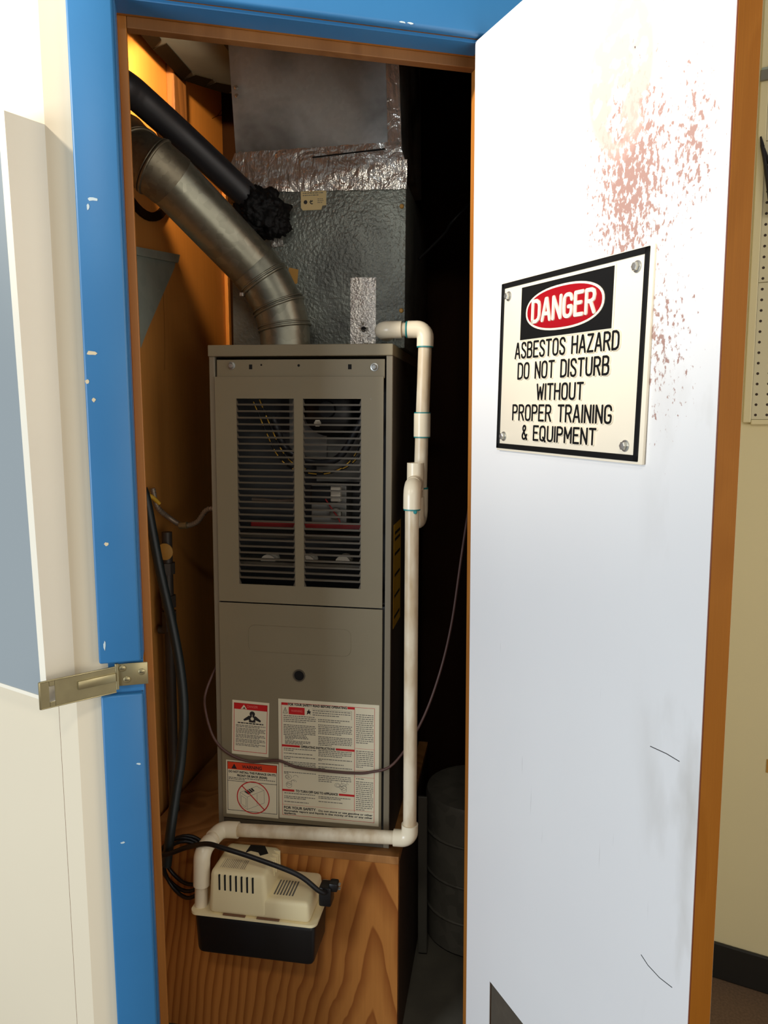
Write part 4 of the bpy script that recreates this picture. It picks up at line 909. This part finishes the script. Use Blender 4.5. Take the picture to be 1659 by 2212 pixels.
part(MB().bev(-.1500, -.1340, -.070, -.034, .405, .4330, .003), 'mounting_ear', M_pump, cv)
p = [(-0.1088, -0.1200, 0.4757), (-0.1147, -0.1400, 0.4735), (-0.1271, -0.1580, 0.4838), (-0.1754, -0.1650, 0.5222), (-0.2746, -0.1650, 0.5510), (-0.3464, -0.1620, 0.5648), (-0.3904, -0.1500, 0.5633), (-0.4473, -0.1250, 0.5351), (-0.4865, -0.1220, 0.5157), (-0.5152, -0.1200, 0.5046)]
part(MB().tube(spline(p, 8), .0056, 12), 'power_cord', M_black, pu, 60, label='black cord lying across the cover')
q = (-0.1171, -0.1300, 0.4612); pg = part(MB().bev(q[0]-.016, q[0]+.013, -.145, -.110, q[2]-.024, q[2]+.022, .005), 'plug', M_black, pu, 40, label='black piggyback plug beside the cover')
part(MB().bev(q[0]+.006, q[0]+.026, -.140, -.116, q[2]+.010, q[2]+.030, .004), 'plug_back', M_black, pg, 40)
for dz in (.014, .024): part(MB().box(q[0]+.022, q[0]+.031, -.132, -.124, q[2]+dz-.0012, q[2]+dz+.0012), 'prong', M_zinc, pg)

# ================================================================== cables, hose and conduit round the furnace
p = [(-.395, .10, .960), (-.4225, .05, .935)]+[(-0.4396, -0.0120, 0.8711), (-0.4433, -0.0140, 0.8255), (-0.4250, -0.0140, 0.7572), (-0.3907, -0.0140, 0.7191), (-0.3337, -0.0120, 0.6995), (-0.2650, -0.0110, 0.7070), (-0.2195, -0.0110, 0.6945), (-0.1518, -0.0110, 0.6910), (-0.0848, -0.0110, 0.6909), (-0.0405, -0.0120, 0.6974), (0.0140, -0.0120, 0.7223), (0.0676, 0.0300, 0.7988), (0.1069, 0.0600, 0.9036), (0.1359, 0.0800, 1.0345), (0.1584, 0.1000, 1.2204), (.20, .13, 1.55)]
p[0] = (-.4265, .12, .945); p[1] = (-.4275, .04, .925)
tag(MB().tube(spline(p, 7), .0032, 8).build('thermostat_cable', M_cable, None, 60, F, (-.2, -.012, .69)), 'thin brown cable looping across the furnace label', 'cable')
p = [(-0.5921, -0.0000, 1.3502), (-0.5817, 0.0000, 1.3120), (-0.5552, -0.0000, 1.1570), (-0.5228, -0.0100, 1.0254), (-0.5004, -0.0200, 0.9158), (-0.4882, -0.0350, 0.8190), (-0.4916, -0.0500, 0.7099), (-0.4980, -0.0720, 0.6274), (-0.5031, -0.0940, 0.5462), (-0.5129, -0.0980, 0.4661)]
tag(MB().tube(spline(p, 7), .0115, 14).build('rubber_hose', M_hose, None, 60, F, (-.55, -.06, .42)), 'thick dark hose hanging between the blue trim and the furnace', 'hose')
fc = thing('flexible_conduit', F, (-.5, .1, 1.25), 'thin ribbed metal conduit sagging from left wall to furnace', 'conduit')
p = spline([(-.596, .06, 1.345), (-0.5901, 0.0700, 1.2982), (-0.5746, 0.1000, 1.2683), (-0.5429, 0.1100, 1.2480), (-0.5059, 0.1100, 1.2573), (-0.4706, 0.1000, 1.2920), (-.424, .10, 1.285)], 26)
mb = MB(); k = 0
pp = [Vector(v) for v in p]; rr = .0068
for i in range(0, len(pp)-2, 2): mb.tube([pp[i], pp[i+1], pp[i+2]], rr if (i//2) % 2 else rr*.84, 10)
part(mb, 'ribbed_tube', M_conduit, fc, 60)
q = (-0.5394, 0.1050, 1.2488); d_ = Vector((.010, 0, .0008)); part(MB().tube([Vector(q)-d_, Vector(q)+d_], .0088, 12), 'coupling', M_brass, fc, 40)
q = (-0.5821, 0.0400, 1.3210); tag(MB().tube(spline([(-.597, .02, q[2]+.012), (q[0]-.002, .03, q[2]+.006), (q[0]+.010, .045, q[2]-.012)], 6), .0062, 10, r_end=.0045).build('wire_connector', M_yellow, None, 60, F, q), 'small yellow wire connector at the top of the dark hose', 'connector')
gp = thing('gas_pipe', F, (-.57, .06, 1.1), 'dark gas pipe with yellow valve handle on the left closet wall', 'pipe')
part(MB().tube([(-.572, .08, .505), (-.572, .08, 1.235)], .0125, 14), 'pipe', M_gas, gp, 50)
for z, h in ((1.045, .03), (.985, .05), (1.13, .028)): part(MB().lathe([(.0185, 0), (.0185, h)], (-.572, .08, z), 'z', 8), 'union', M_gas, gp)
q = (-0.5646, 0.0500, 1.1906); part(MB().lathe([(.004, .008), (.020, .004), (.021, 0), (.012, -.004), (.003, -.005)], (q[0], .05, q[2]), 'y', 14), 'valve_handle', M_amber, gp, 40)
part(MB().tube([(-.572, .08, q[2]), (q[0], .052, q[2])], .006, 10), 'valve_stem', M_gas, gp, 40)
part(MB().tube([(-.572, .08, .985), (-.600, .08, .985)], .010, 10), 'pipe_branch', M_gas, gp, 40)
cc = thing('coiled_cord', F, (-.50, -.08, .42), 'black cord coiled beside the pump and the left jamb', 'cord')
for k, (cx, cz, rx, rz) in enumerate(((-.488, .452, .055, .062), (-.492, .446, .060, .068), (-.484, .440, .052, .072))):
    part(MB().tube([(cx+rx*math.cos(2*math.pi*i/30), -.046-.010*k+.008*math.sin(4*math.pi*i/30), cz+rz*math.sin(2*math.pi*i/30)) for i in range(30)], .0046, 8, closed=True), 'loop', M_black, cc, 60)
# drum shaped duct on the closet floor, right of the platform
dr = thing('duct_drum', FU, (.197, .47, 0), 'dark round sheet metal duct standing on the closet floor', 'duct')
part(MB().lathe([(.150, .005), (.150, .43), (.146, .44), (.138, .441)], (.197, .47, 0), 'z', 36), 'shell', M_drum, dr, 40)
for z in (.10, .21, .33): part(MB().tube([((.197)+.151*math.cos(2*math.pi*i/36), .47+.151*math.sin(2*math.pi*i/36), z) for i in range(36)], .004, 8, closed=True), 'bead', M_drum, dr, 60)
part(MB().bev(.040, .066, .318, .326, .005, .475, .002), 'tape_strip', M_flex, dr)
tag(MB().tube(spline([(0.0223, 0.3000, 1.9171), (0.0821, 0.3400, 1.9863), (0.1262, 0.3700, 2.0491), (.395, .40, 2.30)], 8), .004, 8).build('black_wire', M_wirek, None, 60, F, (.2, .34, 2.1)), 'thin black wire slanting up the dark right closet wall', 'wire')
# warm lamp burning out of sight behind the left jamb
clip_lamp('closet_lamp', F.w((-.475, -.105, 2.36)), F.w((-.60, .27, 2.25)), 24)
